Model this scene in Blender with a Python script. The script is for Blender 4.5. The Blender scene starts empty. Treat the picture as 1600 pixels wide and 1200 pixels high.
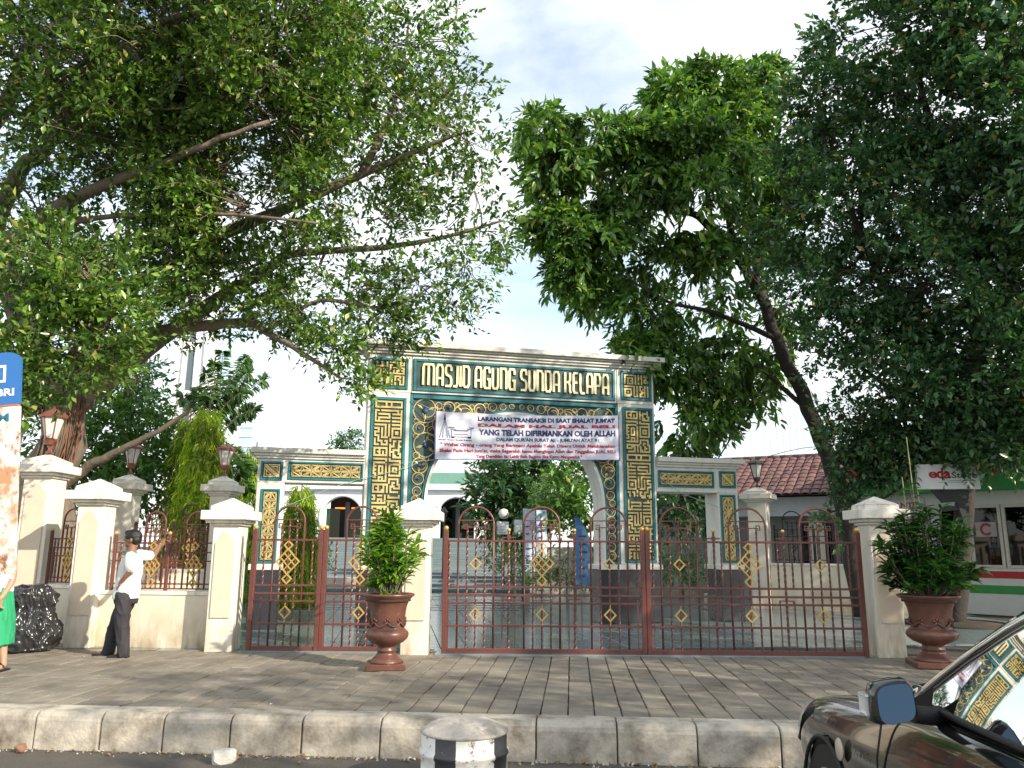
import bpy, bmesh, math, random
import numpy as np
from mathutils import Vector, Matrix

# ---------------------------------------------------------------- camera, sky, sun, exposure
SC = bpy.context.scene
COL = SC.collection
EYE = 1.45                      # camera height above the pavement (pavement is z = 0, road is z = -0.3)
PITCH = math.radians(11.6); ROLL = math.radians(0.33); FPX = 1250.0
_c, _s = math.cos(ROLL), math.sin(ROLL)
FWD = np.array([0, math.cos(PITCH), math.sin(PITCH)])
_r = np.array([1.0, 0, 0]); _u = np.array([0, -math.sin(PITCH), math.cos(PITCH)])
RIGHT = _c * _r + _s * _u; UP = -_s * _r + _c * _u
cam_d = bpy.data.cameras.new('camera'); cam = bpy.data.objects.new('camera', cam_d); COL.objects.link(cam)
cam_d.sensor_width = 36; cam_d.lens = 36 * FPX / 1600; cam_d.clip_end = 3000; cam_d.clip_start = 0.05
cam.matrix_world = Matrix(((RIGHT[0], UP[0], -FWD[0], 0), (RIGHT[1], UP[1], -FWD[1], 0), (RIGHT[2], UP[2], -FWD[2], EYE), (0, 0, 0, 1)))
SC.camera = cam

SUN_AZ = (0.79, -0.61); SUN_EL = math.radians(27)          # horizontal direction towards the sun
W = bpy.data.worlds.new('World'); SC.world = W; W.use_nodes = True
nt = W.node_tree; nt.nodes.clear()
def nn(t, typ, **k):
    n = t.nodes.new(typ)
    for a, b in k.items():
        if a.startswith('i_'): n.inputs[int(a[2:])].default_value = b
        else: setattr(n, a, b)
    return n
out = nn(nt, 'ShaderNodeOutputWorld'); bg = nn(nt, 'ShaderNodeBackground'); bg.inputs[1].default_value = 0.15
sky = nn(nt, 'ShaderNodeTexSky', sky_type='NISHITA', sun_disc=False, sun_elevation=SUN_EL,
         sun_rotation=math.atan2(SUN_AZ[0], SUN_AZ[1]), air_density=1.0, dust_density=.5, ozone_density=1.6)
tc = nn(nt, 'ShaderNodeTexCoord')
mp = nn(nt, 'ShaderNodeMapping'); mp.inputs['Scale'].default_value = (1.0, 1.0, 2.4); mp.inputs['Location'].default_value = (3.1, 0.4, 1.7)
nt.links.new(tc.outputs['Generated'], mp.inputs[0])
nz = nn(nt, 'ShaderNodeTexNoise'); nz.inputs['Scale'].default_value = 2.1; nz.inputs['Detail'].default_value = 7; nz.inputs['Roughness'].default_value = 0.56; nz.inputs['Distortion'].default_value = 0.35
nt.links.new(mp.outputs[0], nz.inputs[0])
cr = nn(nt, 'ShaderNodeValToRGB'); cr.color_ramp.elements[0].position = 0.29; cr.color_ramp.elements[1].position = 0.53
cr.color_ramp.elements[0].color = (0.10, 0.10, 0.10, 1); cr.color_ramp.elements[1].color = (0.88, 0.88, 0.88, 1)
nt.links.new(nz.outputs[0], cr.inputs[0])
mx = nn(nt, 'ShaderNodeMixRGB'); mx.inputs[2].default_value = (4.5, 4.8, 4.9, 1)
nt.links.new(cr.outputs[0], mx.inputs[0]); nt.links.new(sky.outputs[0], mx.inputs[1])
gs = nn(nt, 'ShaderNodeMixRGB', blend_type='MULTIPLY'); gs.inputs[0].default_value = 1; gs.inputs[2].default_value = (1.02, 1.0, .98, 1)
nt.links.new(mx.outputs[0], gs.inputs[1]); nt.links.new(gs.outputs[0], bg.inputs[0]); nt.links.new(bg.outputs[0], out.inputs[0])

sun_d = bpy.data.lights.new('sun', 'SUN'); sun_d.energy = 3.5; sun_d.angle = math.radians(0.6); sun_d.color = (1.0, 0.90, 0.74)
sun = bpy.data.objects.new('sun', sun_d); COL.objects.link(sun)
sv = Vector((SUN_AZ[0] * math.cos(SUN_EL), SUN_AZ[1] * math.cos(SUN_EL), math.sin(SUN_EL)))
sun.rotation_euler = sv.to_track_quat('Z', 'Y').to_euler()
vs = SC.view_settings; vs.view_transform = 'Standard'; vs.look = 'None'; vs.exposure = 1.0; vs.gamma = 1; vs.use_curve_mapping = False

# ---------------------------------------------------------------- small helpers
RNG = np.random.default_rng(7); random.seed(7)
def at(px, py, y):                  # a point of the photograph, y metres ahead of the camera
    d = FWD + RIGHT * (px - 800) / FPX - UP * (py - 600) / FPX
    return np.array([0, 0, EYE]) + d * (y / d[1])

def tag(o, label=None, cat=None, group=None, kind=None):
    if label: o['label'] = label
    if cat: o['category'] = cat
    if group: o['group'] = group
    if kind: o['kind'] = kind
    return o
def thing(name, label, cat, loc=(0, 0, 0), rz=0.0, group=None):
    o = bpy.data.objects.new(name, None); COL.objects.link(o); o.empty_display_size = 0.2
    o.location = loc; o.rotation_euler = (0, 0, rz)
    return tag(o, label, cat, group)
def link(name, me, parent=None, loc=(0, 0, 0), rot=(0, 0, 0), scale=(1, 1, 1)):
    o = bpy.data.objects.new(name, me); COL.objects.link(o)
    o.parent = parent; o.location = loc; o.rotation_euler = rot; o.scale = scale
    return o
def copy_tree(src, parent=None):
    c = src.copy(); COL.objects.link(c); c.parent = parent
    for ch in list(src.children): copy_tree(ch, c)
    return c

class MB:
    """collects faces and links them as one mesh object"""
    def __init__(s): s.v = []; s.f = []; s.m = []; s.sm = []; s.mats = []
    def mi(s, m):
        if m not in s.mats: s.mats.append(m)
        return s.mats.index(m)
    def add(s, vs, fs, m=None, smooth=False):
        o = len(s.v); s.v += [tuple(map(float, q)) for q in vs]
        k = s.mi(m) if m else 0
        for f in fs: s.f.append([i + o for i in f]); s.m.append(k); s.sm.append(smooth)
        return s
    def box(s, x0, x1, y0, y1, z0, z1, m=None, rz=0, c=None, taper=0):
        t = taper
        vs = [(x0, y0, z0), (x1, y0, z0), (x1, y1, z0), (x0, y1, z0), (x0 + t, y0 + t, z1), (x1 - t, y0 + t, z1), (x1 - t, y1 - t, z1), (x0 + t, y1 - t, z1)]
        if rz:
            c = c or ((x0 + x1) / 2, (y0 + y1) / 2); a, b = math.cos(rz), math.sin(rz)
            vs = [(c[0] + (x - c[0]) * a - (y - c[1]) * b, c[1] + (x - c[0]) * b + (y - c[1]) * a, z) for x, y, z in vs]
        return s.add(vs, [(0, 3, 2, 1), (4, 5, 6, 7), (0, 1, 5, 4), (1, 2, 6, 5), (2, 3, 7, 6), (3, 0, 4, 7)], m)
    def bbox(s, x0, x1, y0, y1, z0, z1, b=0.01, m=None):
        """box with bevelled edges (24 verts)"""
        bm = bmesh.new(); bmesh.ops.create_cube(bm, size=1)
        for v in bm.verts: v.co = Vector(((x0 + x1) / 2 + v.co.x * (x1 - x0), (y0 + y1) / 2 + v.co.y * (y1 - y0), (z0 + z1) / 2 + v.co.z * (z1 - z0)))
        bmesh.ops.bevel(bm, geom=bm.edges[:], offset=b, segments=1, affect='EDGES')
        bm.verts.index_update()
        s.add([v.co for v in bm.verts], [[v.index for v in f.verts] for f in bm.faces], m); bm.free(); return s
    def tube(s, pts, r, n=6, m=None, smooth=True, cap=True, twist=0):
        pts = [np.array(p, float) for p in pts]
        rs = r if hasattr(r, '__len__') else [r] * len(pts)
        base = len(s.v); k = s.mi(m) if m else 0
        prev = None
        for i, p in enumerate(pts):
            t = pts[min(i + 1, len(pts) - 1)] - pts[max(i - 1, 0)]; L = np.linalg.norm(t); t = t / L if L > 1e-9 else np.array([0, 0, 1.])
            if prev is None:
                a = np.array([0, 0, 1.]) if abs(t[2]) < .9 else np.array([1., 0, 0])
                x = np.cross(a, t)
            else: x = prev - t * (prev @ t)
            x = x / (np.linalg.norm(x) + 1e-12); prev = x; y = np.cross(t, x)
            for j in range(n):
                a = 2 * math.pi * (j + .5) / n + twist * i
                s.v.append(tuple(p + (x * math.cos(a) + y * math.sin(a)) * rs[i]))
        for i in range(len(pts) - 1):
            for j in range(n):
                a, b = base + i * n + j, base + i * n + (j + 1) % n
                s.f.append([a, b, b + n, a + n]); s.m.append(k); s.sm.append(smooth)
        if cap:
            s.f.append([base + j for j in range(n)][::-1]); s.f.append([base + (len(pts) - 1) * n + j for j in range(n)]); s.m += [k, k]; s.sm += [False, False]
        return s
    def lathe(s, prof, n=24, c=(0, 0, 0), m=None, smooth=True, sq=1.0):
        base = len(s.v); k = s.mi(m) if m else 0
        for r, z in prof:
            for j in range(n):
                a = 2 * math.pi * j / n; s.v.append((c[0] + r * math.cos(a), c[1] + r * math.sin(a) * sq, c[2] + z))
        for i in range(len(prof) - 1):
            for j in range(n):
                a, b = base + i * n + j, base + i * n + (j + 1) % n
                s.f.append([a, b, b + n, a + n]); s.m.append(k); s.sm.append(smooth)
        if prof[0][0] > 1e-4: s.f.append([base + j for j in range(n)][::-1]); s.m.append(k); s.sm.append(False)
        if prof[-1][0] > 1e-4: s.f.append([base + (len(prof) - 1) * n + j for j in range(n)]); s.m.append(k); s.sm.append(False)
        return s
    def prism(s, poly, d0, d1, m=None, plane='xz'):
        """polygon in x,z (counter-clockwise seen from -y) extruded between y = d0 and d1"""
        n = len(poly)
        if plane == 'xz': vs = [(x, d0, z) for x, z in poly] + [(x, d1, z) for x, z in poly]
        elif plane == 'xy': vs = [(x, y, d1) for x, y in poly] + [(x, y, d0) for x, y in poly]
        else: vs = [(d1, y, z) for y, z in poly] + [(d0, y, z) for y, z in poly]
        fs = [list(range(n)), list(range(2 * n - 1, n - 1, -1))] + [[i, i + n, (i + 1) % n + n, (i + 1) % n] for i in range(n)]
        return s.add(vs, fs, m)
    def ribbon(s, pts, w, d0, d1, m=None, closed=False):
        """flat stroke of width w in the x,z plane with mitred corners, extruded from y=d1 (back) to d0 (front)"""
        P = [np.array(p, float) for p in pts]; n = len(P); A = []; B = []
        for i in range(n):
            pv = P[i - 1] if (i > 0 or closed) else None; nx = P[(i + 1) % n] if (i < n - 1 or closed) else None
            d1_ = (P[i] - pv) if pv is not None else None; d2_ = (nx - P[i]) if nx is not None else None
            if d1_ is None: d1_ = d2_
            if d2_ is None: d2_ = d1_
            d1_ = d1_ / np.linalg.norm(d1_); d2_ = d2_ / np.linalg.norm(d2_)
            n1 = np.array([-d1_[1], d1_[0]]); n2 = np.array([-d2_[1], d2_[0]]); mt = n1 + n2
            L = mt @ mt
            mt = mt * (w / max(L, .35)) if L > 1e-6 else n1 * w / 2
            A.append(P[i] + mt); B.append(P[i] - mt)
        vs = [(a[0], d0, a[1]) for a in A] + [(b[0], d0, b[1]) for b in B] + [(a[0], d1, a[1]) for a in A] + [(b[0], d1, b[1]) for b in B]
        fs = []
        for i in range(n if closed else n - 1):
            j = (i + 1) % n
            fs += [(n + i, n + j, j, i), (i, j, 2 * n + j, 2 * n + i), (n + j, n + i, 3 * n + i, 3 * n + j)]
        if not closed: fs += [(0, 2 * n, 3 * n, n), (n - 1, 2 * n - 1, 4 * n - 1, 3 * n - 1)]
        return s.add(vs, fs, m)
    def mesh(s, name, mat=None):
        me = bpy.data.meshes.new(name); me.from_pydata(s.v, [], s.f)
        for m in (s.mats or ([mat] if mat else [])): me.materials.append(m)
        if mat and s.mats and mat not in s.mats: pass
        me.polygons.foreach_set('material_index', s.m); me.polygons.foreach_set('use_smooth', s.sm); me.update()
        return me
    def build(s, name, mat=None, parent=None, loc=(0, 0, 0), rot=(0, 0, 0)):
        return link(name, s.mesh(name, mat), parent, loc, rot)

def smooth_path(pts, k=5):
    """Catmull-Rom through the points; works on any dimension"""
    P = [np.array(p, float) for p in pts]
    if len(P) < 3: return P
    Q = [2 * P[0] - P[1]] + P + [2 * P[-1] - P[-2]]; R = []
    for i in range(1, len(Q) - 2):
        a, b, c, d = Q[i - 1:i + 3]
        for t in np.arange(k) / k:
            R.append(.5 * (2 * b + (c - a) * t + (2 * a - 5 * b + 4 * c - d) * t * t + (3 * b - a - 3 * c + d) * t ** 3))
    R.append(P[-1]); return R

# ---------------------------------------------------------------- materials
MATS = {}
def M(name, col, rough=.6, metal=0., var=.12, scale=6., bump=0., bscale=40., spec=.5, rnd=0., coat=0., col2=None, mask=(.5, .65), mscale=3., dirt=None, stretch=(1, 1, 1), objc=False, emis=0):
    """procedural Principled material: base colour with noise variation, optional second colour in noise patches, bump"""
    if name in MATS: return MATS[name]
    m = bpy.data.materials.new(name); m.use_nodes = True; t = m.node_tree; p = t.nodes['Principled BSDF']
    p.inputs['Roughness'].default_value = rough; p.inputs['Metallic'].default_value = metal; p.inputs['Specular IOR Level'].default_value = spec
    p.inputs['Coat Weight'].default_value = coat; p.inputs['Coat Roughness'].default_value = .03
    if objc: g = nn(t, 'ShaderNodeTexCoord').outputs['Object']
    else: g = nn(t, 'ShaderNodeNewGeometry').outputs['Position']
    mp = nn(t, 'ShaderNodeMapping'); mp.inputs['Scale'].default_value = stretch; t.links.new(g, mp.inputs[0]); g = mp.outputs[0]
    n = nn(t, 'ShaderNodeTexNoise'); n.inputs['Scale'].default_value = scale; n.inputs['Detail'].default_value = 6; n.inputs['Roughness'].default_value = .62; t.links.new(g, n.inputs[0])
    mr = nn(t, 'ShaderNodeMapRange'); mr.inputs[1].default_value = .25; mr.inputs[2].default_value = .75; mr.inputs[3].default_value = 1 - var; mr.inputs[4].default_value = 1 + var
    t.links.new(n.outputs[0], mr.inputs[0]); val = mr.outputs[0]
    if rnd:
        oi = nn(t, 'ShaderNodeObjectInfo'); m2 = nn(t, 'ShaderNodeMapRange'); m2.inputs[3].default_value = 1 - rnd; m2.inputs[4].default_value = 1 + rnd
        t.links.new(oi.outputs['Random'], m2.inputs[0]); mu = nn(t, 'ShaderNodeMath', operation='MULTIPLY'); t.links.new(val, mu.inputs[0]); t.links.new(m2.outputs[0], mu.inputs[1]); val = mu.outputs[0]
    base = nn(t, 'ShaderNodeRGB'); base.outputs[0].default_value = (*col, 1); cur = base.outputs[0]
    def patch(cur, c2, lo, hi, sc, zr=None):
        k = nn(t, 'ShaderNodeTexNoise'); k.inputs['Scale'].default_value = sc; k.inputs['Detail'].default_value = 8; k.inputs['Roughness'].default_value = .68; t.links.new(g, k.inputs[0])
        r = nn(t, 'ShaderNodeMapRange'); r.inputs[1].default_value = lo; r.inputs[2].default_value = hi; t.links.new(k.outputs[0], r.inputs[0]); fac = r.outputs[0]
        if zr:
            sx = nn(t, 'ShaderNodeSeparateXYZ'); t.links.new(g, sx.inputs[0]); z = nn(t, 'ShaderNodeMapRange'); z.inputs[1].default_value = zr[0]; z.inputs[2].default_value = zr[1]; z.inputs[3].default_value = 1; z.inputs[4].default_value = 0
            t.links.new(sx.outputs[2], z.inputs[0]); q = nn(t, 'ShaderNodeMath', operation='MULTIPLY'); t.links.new(fac, q.inputs[0]); t.links.new(z.outputs[0], q.inputs[1]); fac = q.outputs[0]
        x = nn(t, 'ShaderNodeMixRGB'); x.inputs[2].default_value = (*c2, 1); t.links.new(fac, x.inputs[0]); t.links.new(cur, x.inputs[1]); return x.outputs[0]
    if col2: cur = patch(cur, col2, mask[0], mask[1], mscale)
    if dirt: cur = patch(cur, dirt[0], dirt[1], dirt[2], dirt[3], dirt[4] if len(dirt) > 4 else None)
    vm = nn(t, 'ShaderNodeVectorMath', operation='SCALE'); t.links.new(cur, vm.inputs[0]); t.links.new(val, vm.inputs['Scale'])
    t.links.new(vm.outputs[0], p.inputs['Base Color'])
    if bump:
        b = nn(t, 'ShaderNodeTexNoise'); b.inputs['Scale'].default_value = bscale; b.inputs['Detail'].default_value = 5; t.links.new(g, b.inputs[0])
        bp = nn(t, 'ShaderNodeBump'); bp.inputs['Strength'].default_value = bump; bp.inputs['Distance'].default_value = .02; t.links.new(b.outputs[0], bp.inputs['Height']); t.links.new(bp.outputs[0], p.inputs['Normal'])
    if emis: p.inputs['Emission Color'].default_value = (*col, 1); p.inputs['Emission Strength'].default_value = emis
    MATS[name] = m; return m

def leaf_mat(name, c1, c2, c3=None, trans=.35, gloss=.42, spec=.5):
    """leaf: every leaf (mesh island) takes its own shade between c1 and c2, a few c3; lit through from behind"""
    m = bpy.data.materials.new(name); m.use_nodes = True; t = m.node_tree; p = t.nodes['Principled BSDF']; o = t.nodes['Material Output']
    g = nn(t, 'ShaderNodeNewGeometry'); r = nn(t, 'ShaderNodeValToRGB')
    r.color_ramp.elements[0].color = (*c1, 1); r.color_ramp.elements[1].color = (*c2, 1); r.color_ramp.elements[1].position = .93
    if c3: e = r.color_ramp.elements.new(.97); e.color = (*c3, 1)
    t.links.new(g.outputs['Random Per Island'], r.inputs[0])
    nz_ = nn(t, 'ShaderNodeTexNoise'); nz_.inputs['Scale'].default_value = 1.1; nz_.inputs['Detail'].default_value = 2; t.links.new(g.outputs['Position'], nz_.inputs[0])   # young and old growth in patches
    mr_ = nn(t, 'ShaderNodeMapRange'); mr_.inputs[1].default_value = .3; mr_.inputs[2].default_value = .7; mr_.inputs[3].default_value = .62; mr_.inputs[4].default_value = 1.4; t.links.new(nz_.outputs[0], mr_.inputs[0])
    sc_ = nn(t, 'ShaderNodeVectorMath', operation='SCALE'); t.links.new(r.outputs[0], sc_.inputs[0]); t.links.new(mr_.outputs[0], sc_.inputs['Scale']); r = sc_
    p.inputs['Roughness'].default_value = gloss; p.inputs['Specular IOR Level'].default_value = spec
    t.links.new(r.outputs[0], p.inputs['Base Color'])
    tr = nn(t, 'ShaderNodeBsdfTranslucent'); h = nn(t, 'ShaderNodeMixRGB', blend_type='MULTIPLY'); h.inputs[0].default_value = 1; h.inputs[2].default_value = (1.25, 1.35, .55, 1)
    t.links.new(r.outputs[0], h.inputs[1]); t.links.new(h.outputs[0], tr.inputs[0])
    ms = nn(t, 'ShaderNodeMixShader'); ms.inputs[0].default_value = trans; t.links.new(p.outputs[0], ms.inputs[1]); t.links.new(tr.outputs[0], ms.inputs[2]); t.links.new(ms.outputs[0], o.inputs[0])
    return m
def glass_mat(name, col=(.9, .95, .95), rough=.02, ior=1.5, tint=.25):
    """thin pane: mirror reflection over a see-through tint"""
    m = bpy.data.materials.new(name); m.use_nodes = True; t = m.node_tree; t.nodes.remove(t.nodes['Principled BSDF']); o = t.nodes['Material Output']
    a = nn(t, 'ShaderNodeBsdfTransparent'); a.inputs[0].default_value = (*[c * tint for c in col], 1); b = nn(t, 'ShaderNodeBsdfGlossy'); b.inputs['Roughness'].default_value = rough
    f = nn(t, 'ShaderNodeFresnel'); f.inputs[0].default_value = ior; ms = nn(t, 'ShaderNodeMixShader')
    t.links.new(f.outputs[0], ms.inputs[0]); t.links.new(a.outputs[0], ms.inputs[1]); t.links.new(b.outputs[0], ms.inputs[2]); t.links.new(ms.outputs[0], o.inputs[0]); return m

cream = M('cream_plaster', (.77, .71, .61), .75, var=.08, scale=3, bump=.10, bscale=60, stretch=(1.6, 1.6, .35), col2=(.62, .56, .46), mask=(.56, .8), mscale=3.5, dirt=((.30, .22, .13), .38, .70, 3.6, (.0, .30)))
creamcap = M('cream_cap', (.80, .75, .67), .7, var=.06, scale=4, bump=.06, bscale=50, stretch=(1.5, 1.5, .5), dirt=((.40, .35, .27), .50, .78, 5))
pink = M('buff_panel', (.66, .54, .42), .75, var=.06, scale=4, bump=.06)
wallm = M('wall_plaster', (.74, .67, .53), .8, var=.09, scale=2, bump=.12, bscale=45, stretch=(1.3, 1.3, .5), col2=(.58, .51, .38), mask=(.55, .8), mscale=2.4, dirt=((.32, .22, .12), .34, .68, 3.0, (0, .34)))
gatestone = M('arch_stone', (.66, .64, .58), .6, var=.05, scale=3, bump=.04, stretch=(1.5, 1.5, .4), dirt=((.38, .36, .31), .52, .8, 2.6))
teal = M('teal_paint', (.010, .15, .185), .5, var=.2, scale=8)
backing = M('dark_green_backing', (.022, .060, .055), .5, var=.15, scale=9)
gold = M('gold_relief', (.60, .46, .19), .42, metal=.3, var=.2, scale=10)
goldpaint = M('gold_paint', (.56, .36, .10), .4, metal=.3, var=.12, scale=20)
goldletter = M('gold_letters', (.88, .76, .46), .35, metal=.3, var=.06, scale=8)
iron = M('brown_iron_paint', (.135, .043, .033), .38, var=.2, scale=25, bump=.1, bscale=90, col2=(.25, .11, .07), mask=(.6, .75), mscale=14)
darkiron = M('black_iron', (.015, .016, .02), .5)
granite = M('dark_granite', (.030, .036, .042), .22, var=.3, scale=40, spec=.5)
slabm = M('andesite_slab', (.225, .196, .158), .66, var=.2, scale=6, bump=.4, bscale=26, rnd=.2, col2=(.125, .105, .082), mask=(.45, .72), mscale=1.4)
kerbm = M('kerb_concrete', (.47, .42, .35), .85, var=.14, scale=5, bump=.3, bscale=35, rnd=.14, dirt=((.14, .115, .085), .42, .70, 3.4))
asph = M('asphalt', (.088, .080, .070), .9, var=.3, scale=60, bump=.6, bscale=160, col2=(.12, .10, .08), mask=(.5, .7), mscale=1.5)
joint = M('joint_dirt', (.045, .040, .032), .95, var=.3, scale=30)
tilem = M('plaza_tile', (.16, .205, .215), .17, var=.06, scale=2, rnd=.09, col2=(.135, .175, .185), mask=(.45, .7), mscale=.6)
white = M('white_wall', (.74, .75, .76), .8, var=.05, scale=2)
greenfascia = M('green_fascia', (.10, .22, .17), .6)
bark = M('bark_grey', (.17, .135, .10), .9, var=.3, scale=10, bump=.8, bscale=18, stretch=(1, 1, .35))
barkd = M('bark_dark', (.038, .031, .026), .9, var=.3, scale=10, bump=.8, bscale=18)
rootm = M('hanging_root', (.19, .085, .05), .9, var=.3, scale=20)
terra = M('copper_glaze', (.125, .052, .036), .34, var=.2, scale=12, bump=.12, bscale=40, col2=(.26, .15, .11), mask=(.58, .8), mscale=7)
soil = M('soil', (.05, .035, .025), .95, var=.3, scale=30)
# ---------------------------------------------------------------- text printed or cut as real faces
_txt = {}
def text_faces(s, bold=0.0):
    key = (s, bold)
    if key in _txt: return _txt[key]
    cu = bpy.data.curves.new('lettering', 'FONT'); cu.body = s; cu.size = 1; cu.offset = bold; cu.resolution_u = 3
    o = bpy.data.objects.new('lettering', cu); COL.objects.link(o); bpy.context.view_layer.update()
    me = bpy.data.meshes.new_from_object(o.evaluated_get(bpy.context.evaluated_depsgraph_get()))
    v = np.array([q.co[:] for q in me.vertices])[:, :2]; f = [list(p.vertices) for p in me.polygons]
    bpy.data.objects.remove(o); bpy.data.curves.remove(cu); bpy.data.meshes.remove(me)
    v = (v - v.min(0)); _txt[key] = (v, f); return v, f
def put_text(mb, s, x0, x1, z0, z1, y, m, bold=0.02, warp=None, keep=False):
    """lettering stretched into the rectangle x0..x1, z0..z1 of the plane y (faces look to -y)"""
    v, f = text_faces(s, bold); w, h = v.max(0)
    k = (z1 - z0) / h
    sx = k if keep else (x1 - x0) / w
    P = [(x0 + a * sx, y, z0 + b * k) for a, b in v]
    if warp: P = [(a, warp(a, c) + y, c) for a, _, c in P]
    mb.add(P, f, m)

# ---------------------------------------------------------------- the ground
KA = math.radians(-4.3); KX, KY = math.cos(KA), math.sin(KA)          # kerb runs along (KX,KY); its inner direction is (-KY,KX)
def kpt(s, t): return (s * KX - t * KY, 7.22 + s * KY + t * KX)           # s along the kerb, t inwards from its face
mb = MB(); mb.add([(-300, -300, -.3), (300, -300, -.3), (300, 7.6, -.3), (-300, 40, -.3)], [(0, 1, 2, 3)]); road = mb.build('road', asph); tag(road, kind='structure')
mb = MB(); g = [kpt(-60, .3), kpt(60, .3)]
mb.add([(g[0][0], g[0][1], -.04), (g[1][0], g[1][1], -.04), (1500, 8, -.04), (1500, 2500, -.04), (-1500, 2500, -.04), (-1500, 8, -.04)], [(0, 1, 2, 3, 4, 5)])
tag(mb.build('ground', joint), kind='structure')
# kerb: one stone after another, joints where the photograph has them
kerb = thing('kerb', None, None, (0, 7.22, 0), KA); tag(kerb, kind='structure')
ks = [-6.35, -5.65, -4.95, -4.2, -3.6, -3.03, -2.43, -1.80, -1.11, -.45, .22, .90, 1.56, 2.24, 2.95, 3.65, 4.35, 5.05, 5.8]
for a, b in zip(ks, ks[1:]):
    a += .006; b -= .006; d = random.uniform(-.010, .010)
    prof = [(-.02 + d, -.34), (-.012 + d, -.06), (.0 + d, -.025), (.03 + d, .004), (.06 + d, .012), (.30, .012), (.30, -.34)]
    mb = MB(); xs = [a, a + .012, (a + b) / 2, b - .012, b]; rows = []
    for i, x in enumerate(xs):
        ins = random.uniform(.006, .013) if i in (0, 4) else 0
        for (t, z) in prof: rows.append((x, t + ins * (1 if t < .1 else 0) + (random.uniform(-.004, .004) if t < .1 else 0), z - ins * (.6 if z > -.1 else 0)))
    n = len(prof); fs = []
    for i in range(4):
        for j in range(n - 1): fs.append((i * n + j, (i + 1) * n + j, (i + 1) * n + j + 1, i * n + j + 1))
    fs += [tuple(range(n))[::-1], tuple(range(4 * n, 5 * n))]
    mb.add(rows, fs, kerbm, smooth=False); mb.build('kerb_stone', None, kerb)
mb = MB()
for sgn in (-1, 1):
    s = 5.8 if sgn > 0 else -6.35
    for k in range(40):
        a, b = sorted((s + sgn * (k * .68 + .01), s + sgn * (k * .68 + .66))); mb.bbox(a, b, -.01, .3, -.34, .01, .02, kerbm)
tag(mb.build('kerb_run', None, kerb), kind='stuff')
# pavement of long stone slabs laid across the footway, joints running away from the kerb
pave = thing('pavement', None, None, (0, 7.22, 0), KA); tag(pave, kind='structure')
SW, SL = .243, .50; SH = {}
def slab_mesh(w, l, k):
    key = (round(w, 3), round(l, 3), k)
    if key not in SH:
        b = MB(); b.bbox(-w / 2, w / 2, -l / 2, l / 2, -.05, 0, .006, slabm); SH[key] = b.mesh('slab')
    return SH[key]
cells = []
for i in range(-60, 60):
    x = (i + .5) * SW; off = (0, .33, .12, .45, .22)[i % 5]
    t = .315 - off if off else .315
    while t < 4.95:
        a, b = max(t, .315), min(t + SL, 4.95)
        if b - a > .06: cells.append((x, (a + b) / 2, b - a))
        t += SL
def seen(x, y):
    wx, wy = kpt(x, y); return abs(wx) < .66 * wy + .2
vis = sorted([c for c in cells if seen(c[0], c[1])], key=lambda c: c[1])
near = set(vis[:298]); rest = MB()
for c in cells:
    x, y, l = c; gx, gy = random.uniform(.008, .02), .012; dz = random.uniform(-.007, .006); tilt = (random.gauss(0, .009), random.gauss(0, .016), random.gauss(0, .006))
    if c in near: link('slab', slab_mesh(SW - random.choice((.007, .010, .010, .016)), l - random.choice((.005, .008)), 0), pave, (x, y, dz), tilt)
    else: rest.bbox(x - SW / 2 + .006, x + SW / 2 - .006, y - l / 2 + .006, y + l / 2 - .006, -.05, dz, .006, slabm)
tag(rest.build('slab_field', None, pave), kind='stuff')
# plaza behind the gates: polished tiles, then long low steps that climb to the mosque stairs
AY = math.atan2(1.45, 5.8); AO = np.array([-2.80, 15.3, 0.]); AT = np.array([math.cos(AY), math.sin(AY), 0]); AN = np.array([-AT[1], AT[0], 0])
plaza = thing('plaza_floor', None, None, (-1.2, 12.1, 0), math.radians(8)); tag(plaza, kind='structure')
tm = MB(); tm.bbox(-.197, .197, -.197, .197, -.03, 0, .003, tilem); tme = tm.mesh('floor_tile'); tm2 = MB(); big = MB()
n = 0
tl = []
for j in range(0, 60):
    for i in range(-40, 40): tl.append((i * .404, j * .404 + .12))
ca, sa = math.cos(math.radians(8)), math.sin(math.radians(8))
def pl(x, y): return (-1.2 + x * ca - y * sa, 12.1 + x * sa + y * ca)
for (x, y) in tl:
    wx, wy = pl(x, y)
    if wy < 12.0 or wx < -9 or wx > 10.5 or wy > 27: continue
    if n < 290 and wy < 17.2 and -4.9 < wx < 7.2: link('floor_tile', tme, plaza, (x, y, random.uniform(-.0008, .0008)), (random.gauss(0, .0012), random.gauss(0, .0012), 0)); n += 1
    else: tm2.add([(x - .197, y - .197, 0), (x + .197, y - .197, 0), (x + .197, y + .197, 0), (x - .197, y + .197, 0)], [(0, 1, 2, 3)], tilem)
tag(tm2.build('tile_field', None, plaza), kind='stuff')
mb = MB(); mb.add([(-30, 11.8, -.02), (30, 11.8, -.02), (30, 70, -.02), (-30, 70, -.02)], [(0, 1, 2, 3)]); bed = mb.build('plaza_bed', joint); tag(bed, kind='structure')
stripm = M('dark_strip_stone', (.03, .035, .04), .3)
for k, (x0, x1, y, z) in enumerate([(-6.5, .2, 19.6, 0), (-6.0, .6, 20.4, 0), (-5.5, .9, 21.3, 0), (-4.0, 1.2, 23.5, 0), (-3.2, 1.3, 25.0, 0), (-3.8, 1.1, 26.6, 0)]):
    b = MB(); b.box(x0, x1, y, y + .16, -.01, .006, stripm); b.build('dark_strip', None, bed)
terr = thing('plaza_terrace', None, None, (0, 28, 0)); tag(terr, kind='structure')
for k in range(6):
    z = .085 * (k + 1); y0 = k * 1.75
    b = MB(); b.bbox(-9, 2.6, y0, 14, -.02 + z - .085, z, .01, tilem); b.build('terrace_step', None, terr)
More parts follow.
